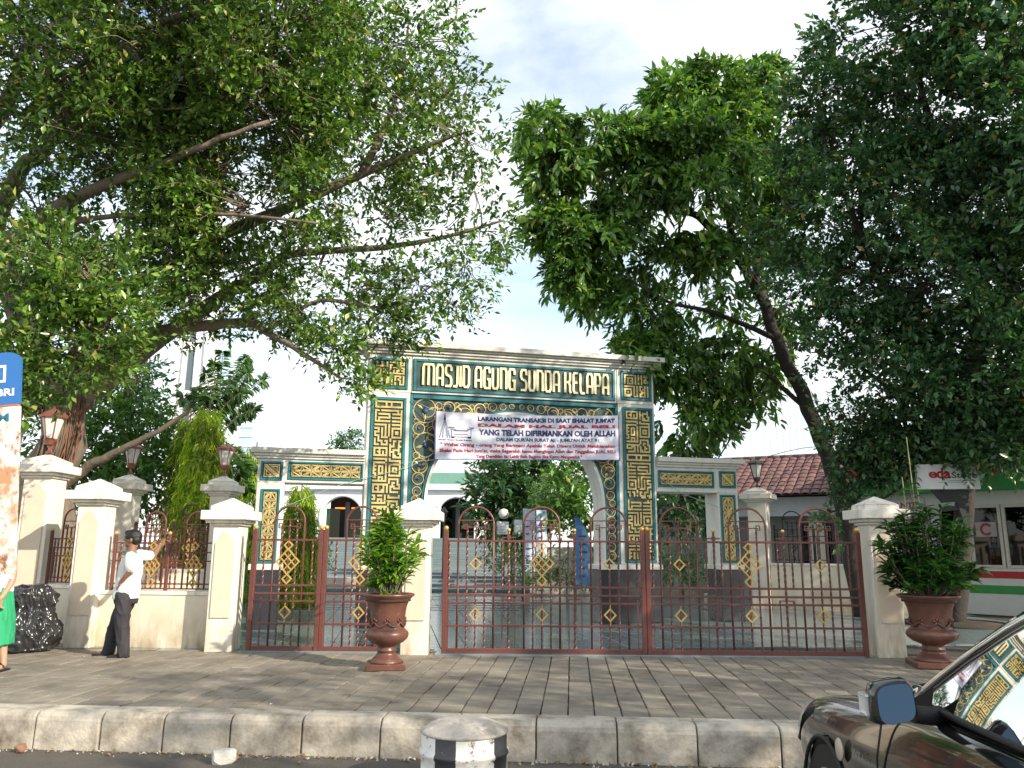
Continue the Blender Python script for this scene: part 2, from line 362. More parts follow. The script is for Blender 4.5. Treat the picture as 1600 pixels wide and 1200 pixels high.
# ---------------------------------------------------------------- the gateway of the mosque
gate = thing('gateway', 'white and teal arched gateway with gold calligraphy and the name of the mosque', 'gateway', tuple(AO), AY)
D = .56                                                     # depth of the gateway
archstone = gatestone
def stone(name, *boxes, mat=None):
    b = MB()
    for q in boxes: b.bbox(*q, .008, mat or archstone)
    return b.build(name, None, gate)
stone('column', (0, .82, 0, D, 1.14, 4.44)); stone('column', (5.18, 6.0, 0, D, 1.14, 4.44))
stone('lintel', (0, .835, 0, D, 4.444, 5.2), (.843, 5.157, 0, D, 4.444, 5.2), (5.165, 6.0, 0, D, 4.444, 5.2))
def cornice(name, x0, x1, z, h=.2, o=.2):
    b = MB(); k = [(0.0, .05, .05), (.05, .10, .09), (.105, .14, .135), (.145, .25, .2)]
    for z0, z1, ov in k: b.bbox(x0 - ov * o / .2, x1 + ov * o / .2, -ov * o / .2, D + ov * o / .2, z + z0 * h / .2 + .002, z + z1 * h / .2, .006, gatestone)
    return b.build(name, None, gate)
cornice('cornice', 0, 6.0, 5.2)
# plinths of polished dark stone with a white band above
for x0, x1 in ((-.06, 1.30), (4.70, 6.06)):
    b = MB(); b.bbox(x0 + .02, x1 - .02, -.06, D + .06, 0, 1.035, .01, granite); b.build('plinth', None, gate)
    b = MB(); b.bbox(x0, x1, -.085, D + .085, 1.037, 1.14, .01, gatestone); b.build('plinth_band', None, gate)
# spandrel plate with the round arch cut out of it
CX, CZ, RA = 3.0, 2.3, 1.80
def arch_pt(a, r=RA): return (CX - r * math.cos(a), CZ + r * math.sin(a))
b = MB(); L0, L1, TOPZ = .82, 5.18, 4.42
angs = sorted(set([math.pi * i / 48 for i in range(49)] + [math.atan2(TOPZ - CZ, CX - L0), math.pi - math.atan2(TOPZ - CZ, CX - L0)]))
def outer(a):
    dx, dz = -math.cos(a), math.sin(a); t = 1e9
    if abs(dx) > 1e-6: t = min(t, (L1 - CX) / abs(dx))
    if dz > 1e-6: t = min(t, (TOPZ - CZ) / dz)
    return (CX + dx * t, CZ + dz * t)
Y0, Y1 = .05, D - .06
inn = [(CX - RA, 1.14)] + [arch_pt(a) for a in angs] + [(CX + RA, 1.14)]
ou = [(L0, 1.14)] + [outer(a) for a in angs] + [(L1, 1.14)]
n = len(inn); vs = [(x, Y0, z) for x, z in ou] + [(x, Y0, z) for x, z in inn] + [(x, Y1, z) for x, z in ou] + [(x, Y1, z) for x, z in inn]
fs = []
for i in range(n - 1): fs += [(i, n + i, n + i + 1, i + 1), (2 * n + i + 1, 3 * n + i + 1, 3 * n + i, 2 * n + i)]
b.add(vs, fs, backing); b.build('spandrel', None, gate)
b = MB(); fs = [(i, n + i, n + i + 1, i + 1) for i in range(n - 1)]                     # soffit lining
b.add([(x, -.02, z) for x, z in inn] + [(x, D, z) for x, z in inn], fs, gatestone)
inn2 = [(CX - RA - .055, 1.14)] + [arch_pt(a, RA + .055) for a in angs] + [(CX + RA + .055, 1.14)]
b.add([(x, -.02, z) for x, z in inn] + [(x, -.02, z) for x, z in inn2] + [(x, Y0, z) for x, z in inn2], [(i, i + 1, n + i + 1, n + i) for i in range(n - 1)] + [(n + i, n + i + 1, 2 * n + i + 1, 2 * n + i) for i in range(n - 1)], gatestone)
b.build('arch_lining', None, gate)
inn3 = [(CX - RA - .10, 1.15)] + [arch_pt(a, RA + .10) for a in angs] + [(CX + RA + .10, 1.15)]
b = MB(); b.add([(x, .012, z) for x, z in inn2] + [(x, .012, z) for x, z in inn3] + [(x, Y0, z) for x, z in inn3], [(i, i + 1, n + i + 1, n + i) for i in range(n - 1)] + [(n + i, n + i + 1, 2 * n + i + 1, 2 * n + i) for i in range(n - 1)], teal)
for x0, x1, z0, z1 in ((.822, .885, 1.15, 4.418), (5.115, 5.178, 1.15, 4.418), (.888, 5.112, 4.34, 4.418), (.888, 1.098, 1.15, 1.19), (4.902, 5.112, 1.15, 1.19)):
    b.bbox(x0, x1, .0, Y0, z0, z1, .005, teal)
b.build('scroll_border', None, gate)
# gold scrollwork: circles packed between the border and the arch, each one a spiral with a flower bud
budr, budb = M('red_bud', (.22, .045, .035), .5), M('blue_bud', (.045, .09, .20), .5)
def room(x, z):
    m = min(x - .90, 5.10 - x, 4.325 - z, z - 1.21)
    if z > CZ: m = min(m, math.hypot(x - CX, z - CZ) - RA - .115)
    elif 1.0 < x < 5.0: m = min(m, abs(x - CX) - RA - .115)
    return m
circ = []; rr = random.Random(3)
z = 1.31
while z < 2.35:                                             # the narrow legs: a chain of circles
    for sx in (1, -1): circ.append((CX - sx * 1.998, z, .092, sx))
    z += .175
for rad in (.24, .19, .15, .115, .088, .066, .05):
    for _ in range(4000):
        x, z = rr.uniform(.9, 3.0), rr.uniform(2.3, 4.33)
        q = room(x, z)
        if q < rad * .93: continue
        if all(math.hypot(x - a, z - c) > (rad + r2) * .90 for a, c, r2, s_ in circ if s_ > 0): circ.append((x, z, rad, 1)); circ.append((6.0 - x, z, rad, -1))
b = MB(); fl = MB()
for i, (x, z, r_, sx) in enumerate(circ):
    t0 = rr.uniform(0, 6.28); tw = 1 if (i // 2) % 2 else -1; pts = []
    K = 26 if r_ > .1 else 18
    for k in range(K + 1):
        u = k / K; a = t0 + sx * tw * u * 9.2; q = r_ * (1 - .72 * max(0, u - .62) / .38) if u > .62 else r_
        pts.append((x + q * math.cos(a), .036 + .01 * u, z + q * math.sin(a)))
    w = .0135 if r_ > .1 else .0095
    b.tube(pts, [w * (1 - .45 * k / K) for k in range(K + 1)], 4, gold, smooth=False)
    m = budr if i % 3 == 0 else budb
    if r_ > .07:
        fl.lathe([(.001, -.03 * r_ / .1), (.030 * r_ / .1, -.008), (.024 * r_ / .1, .012), (.001, .04 * r_ / .1)], 6, (x, .034, z), m, sq=.5)
    if r_ > .14:
        for k in range(3):
            a = t0 + 2.1 * k; c, s_ = math.cos(a), math.sin(a); l = r_ * .9
            fl.add([(x + c * r_ * .25, .03, z + s_ * r_ * .25), (x + c * l * .6 - s_ * .03, .045, z + s_ * l * .6 + c * .03), (x + c * l, .03, z + s_ * l), (x + c * l * .6 + s_ * .03, .045, z + s_ * l * .6 - c * .03)], [(0, 3, 2, 1)], gold)
sc = tag(b.build('scrollwork', None, gate), kind='stuff'); tag(fl.build('flower_buds', None, sc), kind='stuff')
# ---- panels: teal frame, dark ground, gold relief
def panel(name, x0, x1, z0, z1, y=0.0, fr=.055):
    b = MB(); b.box(x0 + fr, x1 - fr, y - .004, y + .002, z0 + fr, z1 - fr, backing)
    for q in ((x0, x0 + fr, z0, z1), (x1 - fr, x1, z0, z1), (x0 + fr + .001, x1 - fr - .001, z1 - fr, z1), (x0 + fr + .001, x1 - fr - .001, z0, z0 + fr)): b.bbox(q[0], q[1], y - .03, y + .002, q[2], q[3], .006, teal)
    return b.build(name, None, gate), (x0 + fr + .02, x1 - fr - .02, z0 + fr + .02, z1 - fr - .02)
def bitmap(parent, name, rows, R, y=0.0, m=gold, d=.03):
    x0, x1, z0, z1 = R; nr = len(rows); nc = max(len(r) for r in rows); cw, ch = (x1 - x0) / nc, (z1 - z0) / nr
    occ = [[(c < len(r) and r[c] == '#') for c in range(nc)] for r in rows]; b = MB()
    for i in range(nr):                                     # run-length quads, side walls only at the edges
        j = 0
        while j < nc:
            if not occ[i][j]: j += 1; continue
            k = j
            while k < nc and occ[i][k]: k += 1
            xa, xb, zt, zb = x0 + j * cw, x0 + k * cw, z1 - i * ch, z1 - (i + 1) * ch
            b.add([(xa, y - d, zb), (xb, y - d, zb), (xb, y - d, zt), (xa, y - d, zt)], [(0, 1, 2, 3)], m)
            b.add([(xa, y - d, zb), (xa, y - d, zt), (xa, y, zt), (xa, y, zb)], [(0, 1, 2, 3)], m); b.add([(xb, y - d, zb), (xb, y - d, zt), (xb, y, zt), (xb, y, zb)], [(3, 2, 1, 0)], m)
            j = k
        for j in range(nc):
            if not occ[i][j]: continue
            xa, xb, zt, zb = x0 + j * cw, x0 + (j + 1) * cw, z1 - i * ch, z1 - (i + 1) * ch
            if i == 0 or not occ[i - 1][j]: b.add([(xa, y - d, zt), (xb, y - d, zt), (xb, y, zt), (xa, y, zt)], [(0, 1, 2, 3)], m)
            if i == nr - 1 or not occ[i + 1][j]: b.add([(xa, y - d, zb), (xb, y - d, zb), (xb, y, zb), (xa, y, zb)], [(3, 2, 1, 0)], m)
    return b.build(name, None, parent)
SQL = """#..#..#.#####.###
#..#..#.....#.#.#
#..#..#.##..#.###
#######.#.....#..
........#.####.##
###.#.#.#.#..#..#
#.#.#.#.#.#.##.##
###.#.#.#.#.#...#
..#.#.#.#########
..#..............
###..#.#.#.####.#
......##.#.#..#.#
####..##.#.#.#..#
#..#..##.#.#.##.#
#.##..##.#.#..#.#
#..#..##.#.#..#.#
########.#.#..###""".split()
SQR = """########.#.#.#.#
#......#.#.#.###
#.####.#.#.#..#.
#.#..#.#.#.#.##.
#.#.##.#.#.#.#.#
#.#..#.#.#.#.###
#.####.#.#.#....
................
#######.#.##.#.#
......#.#.#..#.#
#####.#.#.#.##.#
#...#.#.#.##.#.#
#.#.#.#.#..###.#
#...#.#.#.##.#.#
#####.#.#.#..#.#
####..###.####.#""".split()
COLA = """################
#.....#..#.....#
#.....#..#.....#
################
................
##############.#
#............#.#
#.#######.######
#.......#......#
#.#######.######
#.#............#
#########.######
...............#
#######.#.######
......#.#......#
###.#.#.#.######
..#.#.#.#.#....#
###.#.#.#.#.##.#
#...#.#.#.#.##.#
###.#.#.#.#....#
..#.####..######
#.#......#......
#.###.##.#.##.##
#...#..#...#..#.
###.####.#.#..#.
.........###..##
########.#....#.
#..#...#.#.####.
#.##.#.#.###..#.
#..#.#.#.#.#..##
########.#.##..#
...........#####
########.#......
.......#.#######
#######........#
#......#.#######
##.###.#.#.....#
#..#.#.#.#.###.#
##.#.#.#.#.#.#.#
#..#.#.#.#.###.#
##.###.#.#.....#
.#.....#.#######
##.###.#........
...#.#.#.######.
########.#....#.
.........#.##.#.
#########..#..##
#..#..#.#.###..#
#.##..#.#.#.####
#..#.##.#.#.....
#######.#.#####.""".split()
COLR = [r[::-1] if i % 51 > 20 else r for i, r in enumerate(COLA[26:] + ['.' * 16] + COLA[:26])]
p, R = panel('calligraphy_panel', .06, .765, 4.50, 5.12); bitmap(p, 'calligraphy', SQL, R)
p, R = panel('calligraphy_panel', 5.25, 5.945, 4.52, 5.15); bitmap(p, 'calligraphy', SQR, R)
p, R = panel('calligraphy_panel', .07, .75, 1.17, 4.33); bitmap(p, 'calligraphy', COLA + ['.' * 16] + COLR[14:48], R)
p, R = panel('calligraphy_panel', 5.27, 5.95, 1.17, 4.37); bitmap(p, 'calligraphy', COLR + ['.' * 16] + COLA[6:40], R)
# ---- the name over the arch
np_, R = panel('name_panel', .87, 5.12, 4.49, 5.14)
LET = {'M': (1.22, [[(0, 0), (0, .86), (.13, 1), (1.09, 1), (1.22, .86), (1.22, 0)], [(.61, 0), (.61, .93)]]),
 'A': (.66, [[(0, 0), (0, .84), (.14, 1), (.52, 1), (.66, .84), (.66, 0)], [(.06, .36), (.6, .36)]]),
 'S': (.64, [[(.64, .74), (.64, .88), (.52, 1), (.12, 1), (0, .88), (0, .66), (.12, .54), (.52, .46), (.64, .34), (.64, .12), (.52, 0), (-.04, 0)]]),
 'J': (.36, [[(.36, 1), (.36, .13), (.24, 0), (-.12, 0)]]), 'I': (.0, [[(0, 0), (0, 1)]]),
 'D': (.64, [[(0, .02), (0, 1), (.5, 1), (.64, .86), (.64, .14), (.5, 0), (.05, 0)]]),
 'G': (.64, [[(.64, .74), (.64, .88), (.52, 1), (.12, 1), (0, .88), (0, .12), (.12, 0), (.64, 0), (.64, .44), (.36, .44)]]),
 'U': (.64, [[(0, 1), (0, .13), (.13, 0), (.51, 0), (.64, .13), (.64, 1)]]), 'N': (.64, [[(0, 0), (0, 1), (.5, 1), (.64, .86), (.64, 0)]]),
 'K': (.68, [[(0, 0), (0, 1)], [(.62, 1), (.62, .66), (.5, .52), (.08, .52)], [(.5, .48), (.6, .36), (.6, .08), (.7, -.02)]]),
 'E': (.5, [[(.54, 1), (.12, 1), (0, .88), (0, .12), (.12, 0), (.54, 0)], [(.06, .52), (.48, .52)]]),
 'L': (.5, [[(0, 1), (0, .13), (.13, 0), (.54, 0)]]), 'P': (.64, [[(0, 0), (0, 1), (.5, 1), (.64, .86), (.64, .54), (.5, .42), (.08, .42)]])}
txt = 'MASJID AGUNG SUNDA KELAPA'; adv = 0; place = []
for ch in txt:
    if ch == ' ': adv += .42; continue
    place.append((ch, adv)); adv += LET[ch][0] + .36
adv -= .36; H_ = .42; sx = 3.90 / adv; zb = 4.612
for ch, a in place:
    b = MB()
    for k, st in enumerate(LET[ch][1]): b.ribbon([(1.06 + (a + x) * sx, zb + z * H_) for x, z in st], .044, -.045 + .004 * k, -.004, goldletter)
    b.build('letter', None, np_)
# ---- side wings
def wing(x0, x1, post0, post1, lint0, lint1, zc):
    b = MB(); b.bbox(post0, post1, .0, D, 1.14, 2.62, .008, gatestone); b.build('wing_post', None, gate)
    b = MB(); b.bbox(x0, x1, .0, D, 2.624, zc, .008, gatestone); b.build('wing_lintel', None, gate)
    b = MB()
    for z0, z1, ov in ((.0, .05, .04), (.05, .10, .08), (.10, .2, .14)): b.bbox(x0 - (ov if x0 < 0 else -.003), x1 + (ov if x1 > 6.1 else -.003), -ov, D + ov, zc + z0 + .002, zc + z1, .006, gatestone)
    b.build('wing_cornice', None, gate)
    b = MB(); b.bbox(post0 - .02, post1 + .02, -.04, D + .04, 0, 1.035, .01, granite); b.build('plinth', None, gate)
    b = MB(); b.bbox(post0 - .05, post1 + .05, -.06, D + .06, 1.037, 1.14, .01, gatestone); b.build('plinth_band', None, gate)
wing(-1.955, -.003, -1.955, -1.46, 0, 0, 3.06); wing(6.003, 7.87, 7.39, 7.87, 0, 0, 3.14)
def tri_relief(parent, name, R, nx, nz, vert=False):
    """rows of nested triangles, every other one upside down"""
    x0, x1, z0, z1 = R; b = MB(); w, h = (x1 - x0) / nx, (z1 - z0) / nz; lw = min(w, h) * .10
    for j in range(nz):
        for i in range(nx):
            X, Z = x0 + i * w, z0 + j * h
            A, B, C, D_ = (X, Z), (X + w, Z), (X + w, Z + h), (X, Z + h)
            tris = ((A, B, D_), (C, D_, B)) if (i + j) % 2 == 0 else ((A, B, C), (C, D_, A))
            for T in tris:
                T = [np.array(q) for q in T]; c = sum(T) / 3
                for k, f in enumerate((.84, .44)):
                    P = [c + (q - c) * f for q in T]
                    if k == 0: b.ribbon([P[0], P[1], P[2], P[0] + (P[2] - P[0]) * .18], lw, -.028, -.003, gold)
                    else: b.ribbon([P[2], P[0], P[1]], lw * .8, -.024, -.003, gold)
    return b.build(name, None, parent)
def diag_relief(parent, R):
    x0, x1, z0, z1 = R; w = x1 - x0; h = z1 - z0; b = MB(); l = w * .075
    f = lambda a, c: (x0 + a * w, z0 + c * h)
    for o in (-.12, .0, .12): b.ribbon([f(max(0, -o) + .02, 1 - max(0, o) - .02), f(1 - max(0, o) - .02, max(0, -o) + .02)] if o <= 0 else [f(.02, .98 - o), f(.98 - o, .02)], l, -.028, -.003, gold)
    for A in ((1, 1), (0, 0)):
        s_ = (lambda a, c: f(1 - a, 1 - c)) if A == (1, 1) else f
        b.ribbon([s_(.04, .72), s_(.04, .04), s_(.72, .04)], l, -.028, -.003, gold); b.ribbon([s_(.17, .50), s_(.17, .17), s_(.50, .17)], l, -.028, -.003, gold); b.ribbon([s_(.10, .60), s_(.34, .34), s_(.6, .10)], l * .7, -.02, -.003, gold)
    b.build('pattern_relief', None, parent)
p, R = panel('pattern_panel', -1.90, -1.505, 2.66, 3.01, fr=.035); diag_relief(p, R)
p, R = panel('pattern_panel', -1.41, -.03, 2.68, 3.02, fr=.035); tri_relief(p, 'pattern_relief', R, 7, 2)
p, R = panel('pattern_panel', -1.87, -1.53, 1.16, 2.50, fr=.035); tri_relief(p, 'pattern_relief', R, 2, 8)
p, R = panel('pattern_panel', 7.445, 7.83, 2.73, 3.09, fr=.035); diag_relief(p, R)
p, R = panel('pattern_panel', 6.035, 7.32, 2.72, 3.07, fr=.035); tri_relief(p, 'pattern_relief', R, 7, 2)
p, R = panel('pattern_panel', 7.44, 7.80, 1.17, 2.59, fr=.035); tri_relief(p, 'pattern_relief', R, 2, 8)
# ---------------------------------------------------------------- the banner across the arch
def A3(u, d, h): return tuple(AO + AT * u + AN * d + np.array([0, 0, h]))
ban = thing('banner', 'white printed cloth banner with navy and red lettering strung across the arch', 'banner', A3(1.30, -.16, 3.12), AY)
BW, BH = 3.82, 1.0
vinyl = M('banner_vinyl', (.66, .68, .80), .42, var=.04, scale=3); navy = M('navy_print', (.012, .014, .10), .5); redp = M('red_print', (.42, .012, .045), .5); edge_m = M('banner_hem', (.07, .07, .26), .5)
def wob(x, z):
    u, w = x / BW, z / BH
    return -.018 * math.sin(5 * u + 3 * w) * math.sin(math.pi * u) + .012 * math.sin(17 * u - 9 * w + 1) * (1 - w * .4) + .010 * math.sin(31 * (u * .8 + w * .35)) * math.exp(-3 * min(u, 1 - u)) - .05 * u
def sag(u, w): return -.035 * math.sin(math.pi * u) * w + .10 * u - .02 * u * w
b = MB(); NX, NZ = 80, 22
for j in range(NZ + 1):
    for i in range(NX + 1):
        u, w = i / NX, j / NZ; x, z = u * BW, w * BH
        b.v.append((x, wob(x, z), z * .95 + sag(u, w)))
b.mi(vinyl)
for j in range(NZ):
    for i in range(NX):
        k = j * (NX + 1) + i; b.f.append([k, k + 1, k + NX + 2, k + NX + 1]); b.m.append(0); b.sm.append(True)
b.build('cloth', None, ban)
b = MB()
def btext(s, a0, a1, c0, c1, m, bold):
    v, f = text_faces(s, bold); w, h = v.max(0); P = []
    for q in v:
        u = a0 + q[0] / w * (a1 - a0); t = c0 + q[1] / h * (c1 - c0); P.append((u * BW, wob(u * BW, t * BH) - .006, t * BH * .95 + sag(u, t)))
    b.add(P, f, m)
def BX(x): return (x - 102) / 1423
def BZ(y): return 1 - (y - 78) / 364
for s, x0, x1, y0, y1, m, bo in (("LARANGAN TRANSAKSI DI SAAT SHALAT JUM'AT", 420, 1490, 100, 148, navy, .05), ('DALAM HAL JUAL BELI', 420, 1490, 156, 190, redp, .055), ('YANG TELAH DIFIRMANKAN OLEH ALLAH', 425, 1490, 201, 250, navy, .05),
  ("DALAM QUR'AN SURAT AL - JUMU'AH AYAT 9 :", 560, 1360, 264, 302, navy, .032), ('" Wahai Orang - orang Yang Beriman! Apabila Telah Diseru Untuk Melaksanakan', 145, 1490, 312, 347, redp, .038),
  ("Shalat Pada Hari Jum'at, maka Segeralah kamu Mengingat Allah dan Tinggalkan JUAL BELI", 140, 1490, 357, 393, redp, .038), ('Yang Demikian Itu Lebih Baik Bagimu Jika Kamu Mengetahui "', 405, 1225, 401, 436, redp, .038), ('Masjid Agung Sunda Kelapa', 130, 375, 285, 300, navy, .02)):
    btext(s, BX(x0), BX(x1), BZ(y1), BZ(y0), m, bo)
tag(b.build('lettering', None, ban), kind='stuff')
b = MB()
def bpoly(P, m): b.add([(BX(x) * BW, wob(BX(x) * BW, BZ(y) * BH) - .006, BZ(y) * BH * .95 + sag(BX(x), BZ(y))) for x, y in P], [tuple(range(len(P)))], m)
for a0, a1, t0, t1 in ((135, 158, 172, 165), (158, 178, 172, 172), (180, 198, 177, 174), (200, 216, 180, 176)): bpoly([(a0, 278), (a0 + 5, 278), (t0 + 2, 135), (t0, 135)] if a0 < 170 else [(a1 - 5, 278), (a1, 278), (t1 + 4, 135), (t1 + 1, 135)], navy)
bpoly([(164, 140), (182, 140), (178, 112), (173, 90), (168, 112)], navy)
for q in ([(205, 200), (205, 193), (385, 193), (385, 200)], [(215, 212), (215, 206), (375, 206), (375, 212)], [(235, 216), (355, 216), (340, 224), (250, 224)], [(222, 264), (246, 264), (246, 278), (222, 278)], [(345, 264), (370, 264), (370, 278), (345, 278)], [(222, 276), (222, 216), (226, 216), (226, 276)], [(366, 276), (366, 216), (370, 216), (370, 276)], [(246, 250), (345, 250), (345, 246), (246, 246)], [(246, 270), (345, 270), (345, 266), (246, 266)], [(203, 205), (203, 188), (212, 196)], [(387, 205), (378, 196), (387, 188)]): bpoly(q[::-1] if False else q, navy)
b.build('emblem', None, ban)
b = MB()
for (a0, a1, c0, c1) in ((0, .006, 0, 1), (.994, 1, 0, 1), (0, 1, 0, .016)):
    n_ = 40
    for k in range(n_):
        if a1 - a0 > .5: P = [(k / n_, c0), ((k + 1) / n_, c0), ((k + 1) / n_, c1), (k / n_, c1)]
        else: P = [(a0, k / n_), (a1, k / n_), (a1, (k + 1) / n_), (a0, (k + 1) / n_)]
        b.add([(u * BW, wob(u * BW, w * BH) - .004, w * BH * .95 + sag(u, w)) for u, w in P], [(0, 1, 2, 3)], edge_m)
b.build('hem', None, ban)
cord = M('nylon_cord', (.35, .38, .36), .7)
for (u, h, x, z) in ((.83, 4.30, 0, .95), (.3, 3.0, 0, .0), (5.3, 4.45, BW, 1.04), (5.3, 3.1, BW, .1)):
    b = MB(); b.tube([(x, wob(x, z) - .005, z), (u - 1.30, .12, h - 3.12)], .006, 4, cord); b.build('tie_cord', None, ban)
for nm, P in (('pale cord slung from the banner corner across the left tall calligraphy panel', [A3(1.3, -.1, 3.25), A3(.75, -.08, 2.95), A3(-.4, -.05, 2.62), A3(-1.5, -.02, 2.15)]), ('green cord slung from the right column to the right wing post', [A3(6.0, -.04, 2.95), A3(6.6, -.06, 2.58), A3(7.4, -.03, 2.32)])):
    b = MB(); b.tube(smooth_path(P, 5), .007, 4, M('green_cord', (.25, .42, .36), .6)); tag(b.build('cord'), nm, 'cord')
# ---------------------------------------------------------------- gate piers, lamp piers and walls
def pier(name, label, x, y, h, rz=0, w=.38, d=.42, cat='pier', group='cream gate piers along the footway', panel=True, base=0.0, capov=.15):
    t = thing(name, label, cat, (x, y, base), rz, group)
    k = h - 2.16
    b = MB(); b.bbox(-w / 2, w / 2, -d / 2, d / 2, -.02, 1.742 + k, .008, cream); b.build('shaft', None, t)
    b = MB(); o = capov / .15
    for z0, z1, ov in ((1.745, 1.785, .035), (1.785, 1.83, .085), (1.83, 1.965, .15)): b.bbox(-w / 2 - ov * o, w / 2 + ov * o, -d / 2 - ov * o, d / 2 + ov * o, z0 + k, z1 + k - .002, .008, creamcap)
    a0, a1 = w / 2 + .15 * o - .04, d / 2 + .15 * o - .04; b.bbox(-a0 + .06, a0 - .06, -a1 + .06, a1 - .06, 1.965 + k, 2.03 + k, .01, creamcap)
    a0 -= .06; a1 -= .06
    b.add([(-a0, -a1, 2.03 + k), (a0, -a1, 2.03 + k), (a0, a1, 2.03 + k), (-a0, a1, 2.03 + k), (0, 0, 2.16 + k)], [(0, 1, 4), (1, 2, 4), (2, 3, 4), (3, 0, 4)], creamcap)
    b.build('cap', None, t)
    if panel:
        b = MB(); pw = w * .36; b.prism([(-pw, .46), (pw, .46), (pw, 1.50 + k), (.03, 1.66 + k), (-.03, 1.66 + k), (-pw, 1.50 + k)], -d / 2 - .022, -d / 2 + .005, pink); b.build('pointed_panel', None, t)
    return t
GP = [('gate_pier', 'cream gate pier directly behind the urn between the two gates', -1.34, 11.78, 2.16, .01),
      ('gate_pier', 'cream gate pier between the leaning man and the narrow gate', -4.14, 12.02, 2.16, .03),
      ('gate_pier', 'cream pier beside the black rubbish bag with a shadow on its panel', -6.32, 12.36, 2.46, .03),
      ('gate_pier', 'cream gate pier half hidden by the bushy urn plant beside the wide gate', 5.28, 11.74, 2.22, -.03)]
for nme, lb, x, y, h, rz in GP: pier(nme, lb, x, y, h, rz)
LP = [('tall cream lamp pier nearest the rusty sign, left of the rubbish bag', -7.62, 13.15, 2.93, .45), ('cream lamp pier standing behind the bag pier, among the bushes', -7.60, 16.0, 2.86, .36), ('cream lamp pier rising behind the narrow gate\'s left pier', -5.73, 16.0, 2.84, .36), ('cream lamp pier beyond the wide gate in front of the tiled roof', 6.42, 21.0, 3.06, .46), ('plain cream pier under the tiled roof behind the leaning trunk', 9.05, 24.0, 3.0, .42)]
for i, (lb, x, y, h, w) in enumerate(LP): pier('lamp_pier', lb, x, y, h, (.02, .0, .0, -.5, -.5)[i], w, w, group='tall cream piers of the inner boundary', panel=(i == 0), capov=.15 if i < 3 else .17)
# lanterns on the tall piers
copper = M('copper_lantern', (.26, .095, .06), .45, metal=.35, var=.2, scale=30); blackl = M('dark_lantern', (.035, .025, .022), .5)
frost = M('frosted_lantern_pane', (.66, .64, .60), .35, var=.05)
def lantern(label, x, y, z, m, s=1.0, group='lanterns on the tall piers'):
    t = thing('lantern', label, 'lantern', (x, y, z), .26, group); N = 6
    b = MB(); b.lathe([(.05 * s, 0), (.055 * s, .02 * s), (.02 * s, .05 * s), (.018 * s, .11 * s), (.075 * s, .13 * s), (.085 * s, .17 * s), (.085 * s, .20 * s)], 6, (0, 0, 0), m, smooth=False); b.build('stem', None, t)
    z0, z1, r0, r1 = .20 * s, .52 * s, .08 * s, .155 * s
    ring = lambda r, z: [(r * math.cos(2 * math.pi * k / N), r * math.sin(2 * math.pi * k / N), z) for k in range(N)]
    A, B_ = ring(r0, z0), ring(r1, z1)
    b = MB()
    for k in range(N): b.tube([A[k], B_[k]], .009 * s, 4, m, smooth=False)
    b.lathe([(r0 + .012 * s, z0 - .012 * s), (r0 + .012 * s, z0 + .012 * s)], 6, m=m, smooth=False); b.build('frame', None, t)
    pm = None
    for k in range(N):
        q = MB(); q.add([np.array(A[k]) * (.98, .98, 1), np.array(A[(k + 1) % N]) * (.98, .98, 1), np.array(B_[(k + 1) % N]) * (.98, .98, 1), np.array(B_[k]) * (.98, .98, 1)], [(0, 1, 2, 3)], frost); q.build('pane', None, t)
    b = MB(); b.lathe([(r1 + .03 * s, z1 - .02 * s), (r1 + .035 * s, z1 + .015 * s), (r1 * .8, z1 + .06 * s), (r1 * .35, z1 + .09 * s), (.012 * s, z1 + .12 * s), (.018 * s, z1 + .14 * s), (.003 * s, z1 + .19 * s)], 6, m=m, smooth=False)
    for k in range(N):
        c, s_ = math.cos(2 * math.pi * k / N), math.sin(2 * math.pi * k / N); q = r1 + .025 * s
        b.tube([(q * c, q * s_, z1), ((q + .03 * s) * c, (q + .03 * s) * s_, z1 + .04 * s), ((q + .01 * s) * c, (q + .01 * s) * s_, z1 + .075 * s)], .007 * s, 4, m)
    b.build('crown', None, t)
    return t
lantern('large copper lantern on the tall pier beside the rusty sign', -7.62, 13.15, 2.925, copper, 1.2)
lantern('copper lantern on the pier in front of the left bushes', -7.60, 16.0, 2.855, copper)
lantern('copper lantern left of the gateway in front of the weeping tree', -5.73, 16.0, 2.835, copper)
lantern('dark lantern in front of the red tiled roof', 6.42, 21.0, 3.055, blackl, 1.15)
# low boundary walls
def wall(label, p0, p1, h, th=.2, group='low cream boundary walls', cap=True, m=None, cat='wall'):
    p0, p1 = np.array(p0), np.array(p1); L = np.linalg.norm(p1 - p0); rz = math.atan2(p1[1] - p0[1], p1[0] - p0[0])
    t = thing('boundary_wall', label, cat, (*p0, 0), rz, group)
    b = MB(); b.bbox(0, L, -th / 2, th / 2, -.02, h - .06, .004, m or wallm); b.build('wall_body', None, t)
    if cap: b = MB(); b.bbox(0, L, -th / 2 - .015, th / 2 + .015, h - .058, h, .008, creamcap); b.build('coping', None, t)
    return t, L, rz
wall('low cream wall under the iron fence behind the leaning man', (-6.12, 12.42), (-4.33, 12.22), .80)
wall('short low cream wall behind the rubbish bag', (-7.40, 13.05), (-6.45, 12.60), .86)
wall('cream wall at the far left behind the rusty sign', (-12, 13.4), (-7.85, 13.18), .86)
wall('inner low cream wall between the two copper lantern piers', (-7.42, 16.0), (-5.91, 16.0), 1.02)
wall('inner cream wall running left behind the bushes', (-15, 16.0), (-7.8, 16.0), 1.02)
wall('grey cream wall under the black iron fence right of the gateway', (6.62, 20.85), (9.55, 19.22), 1.12, .25)
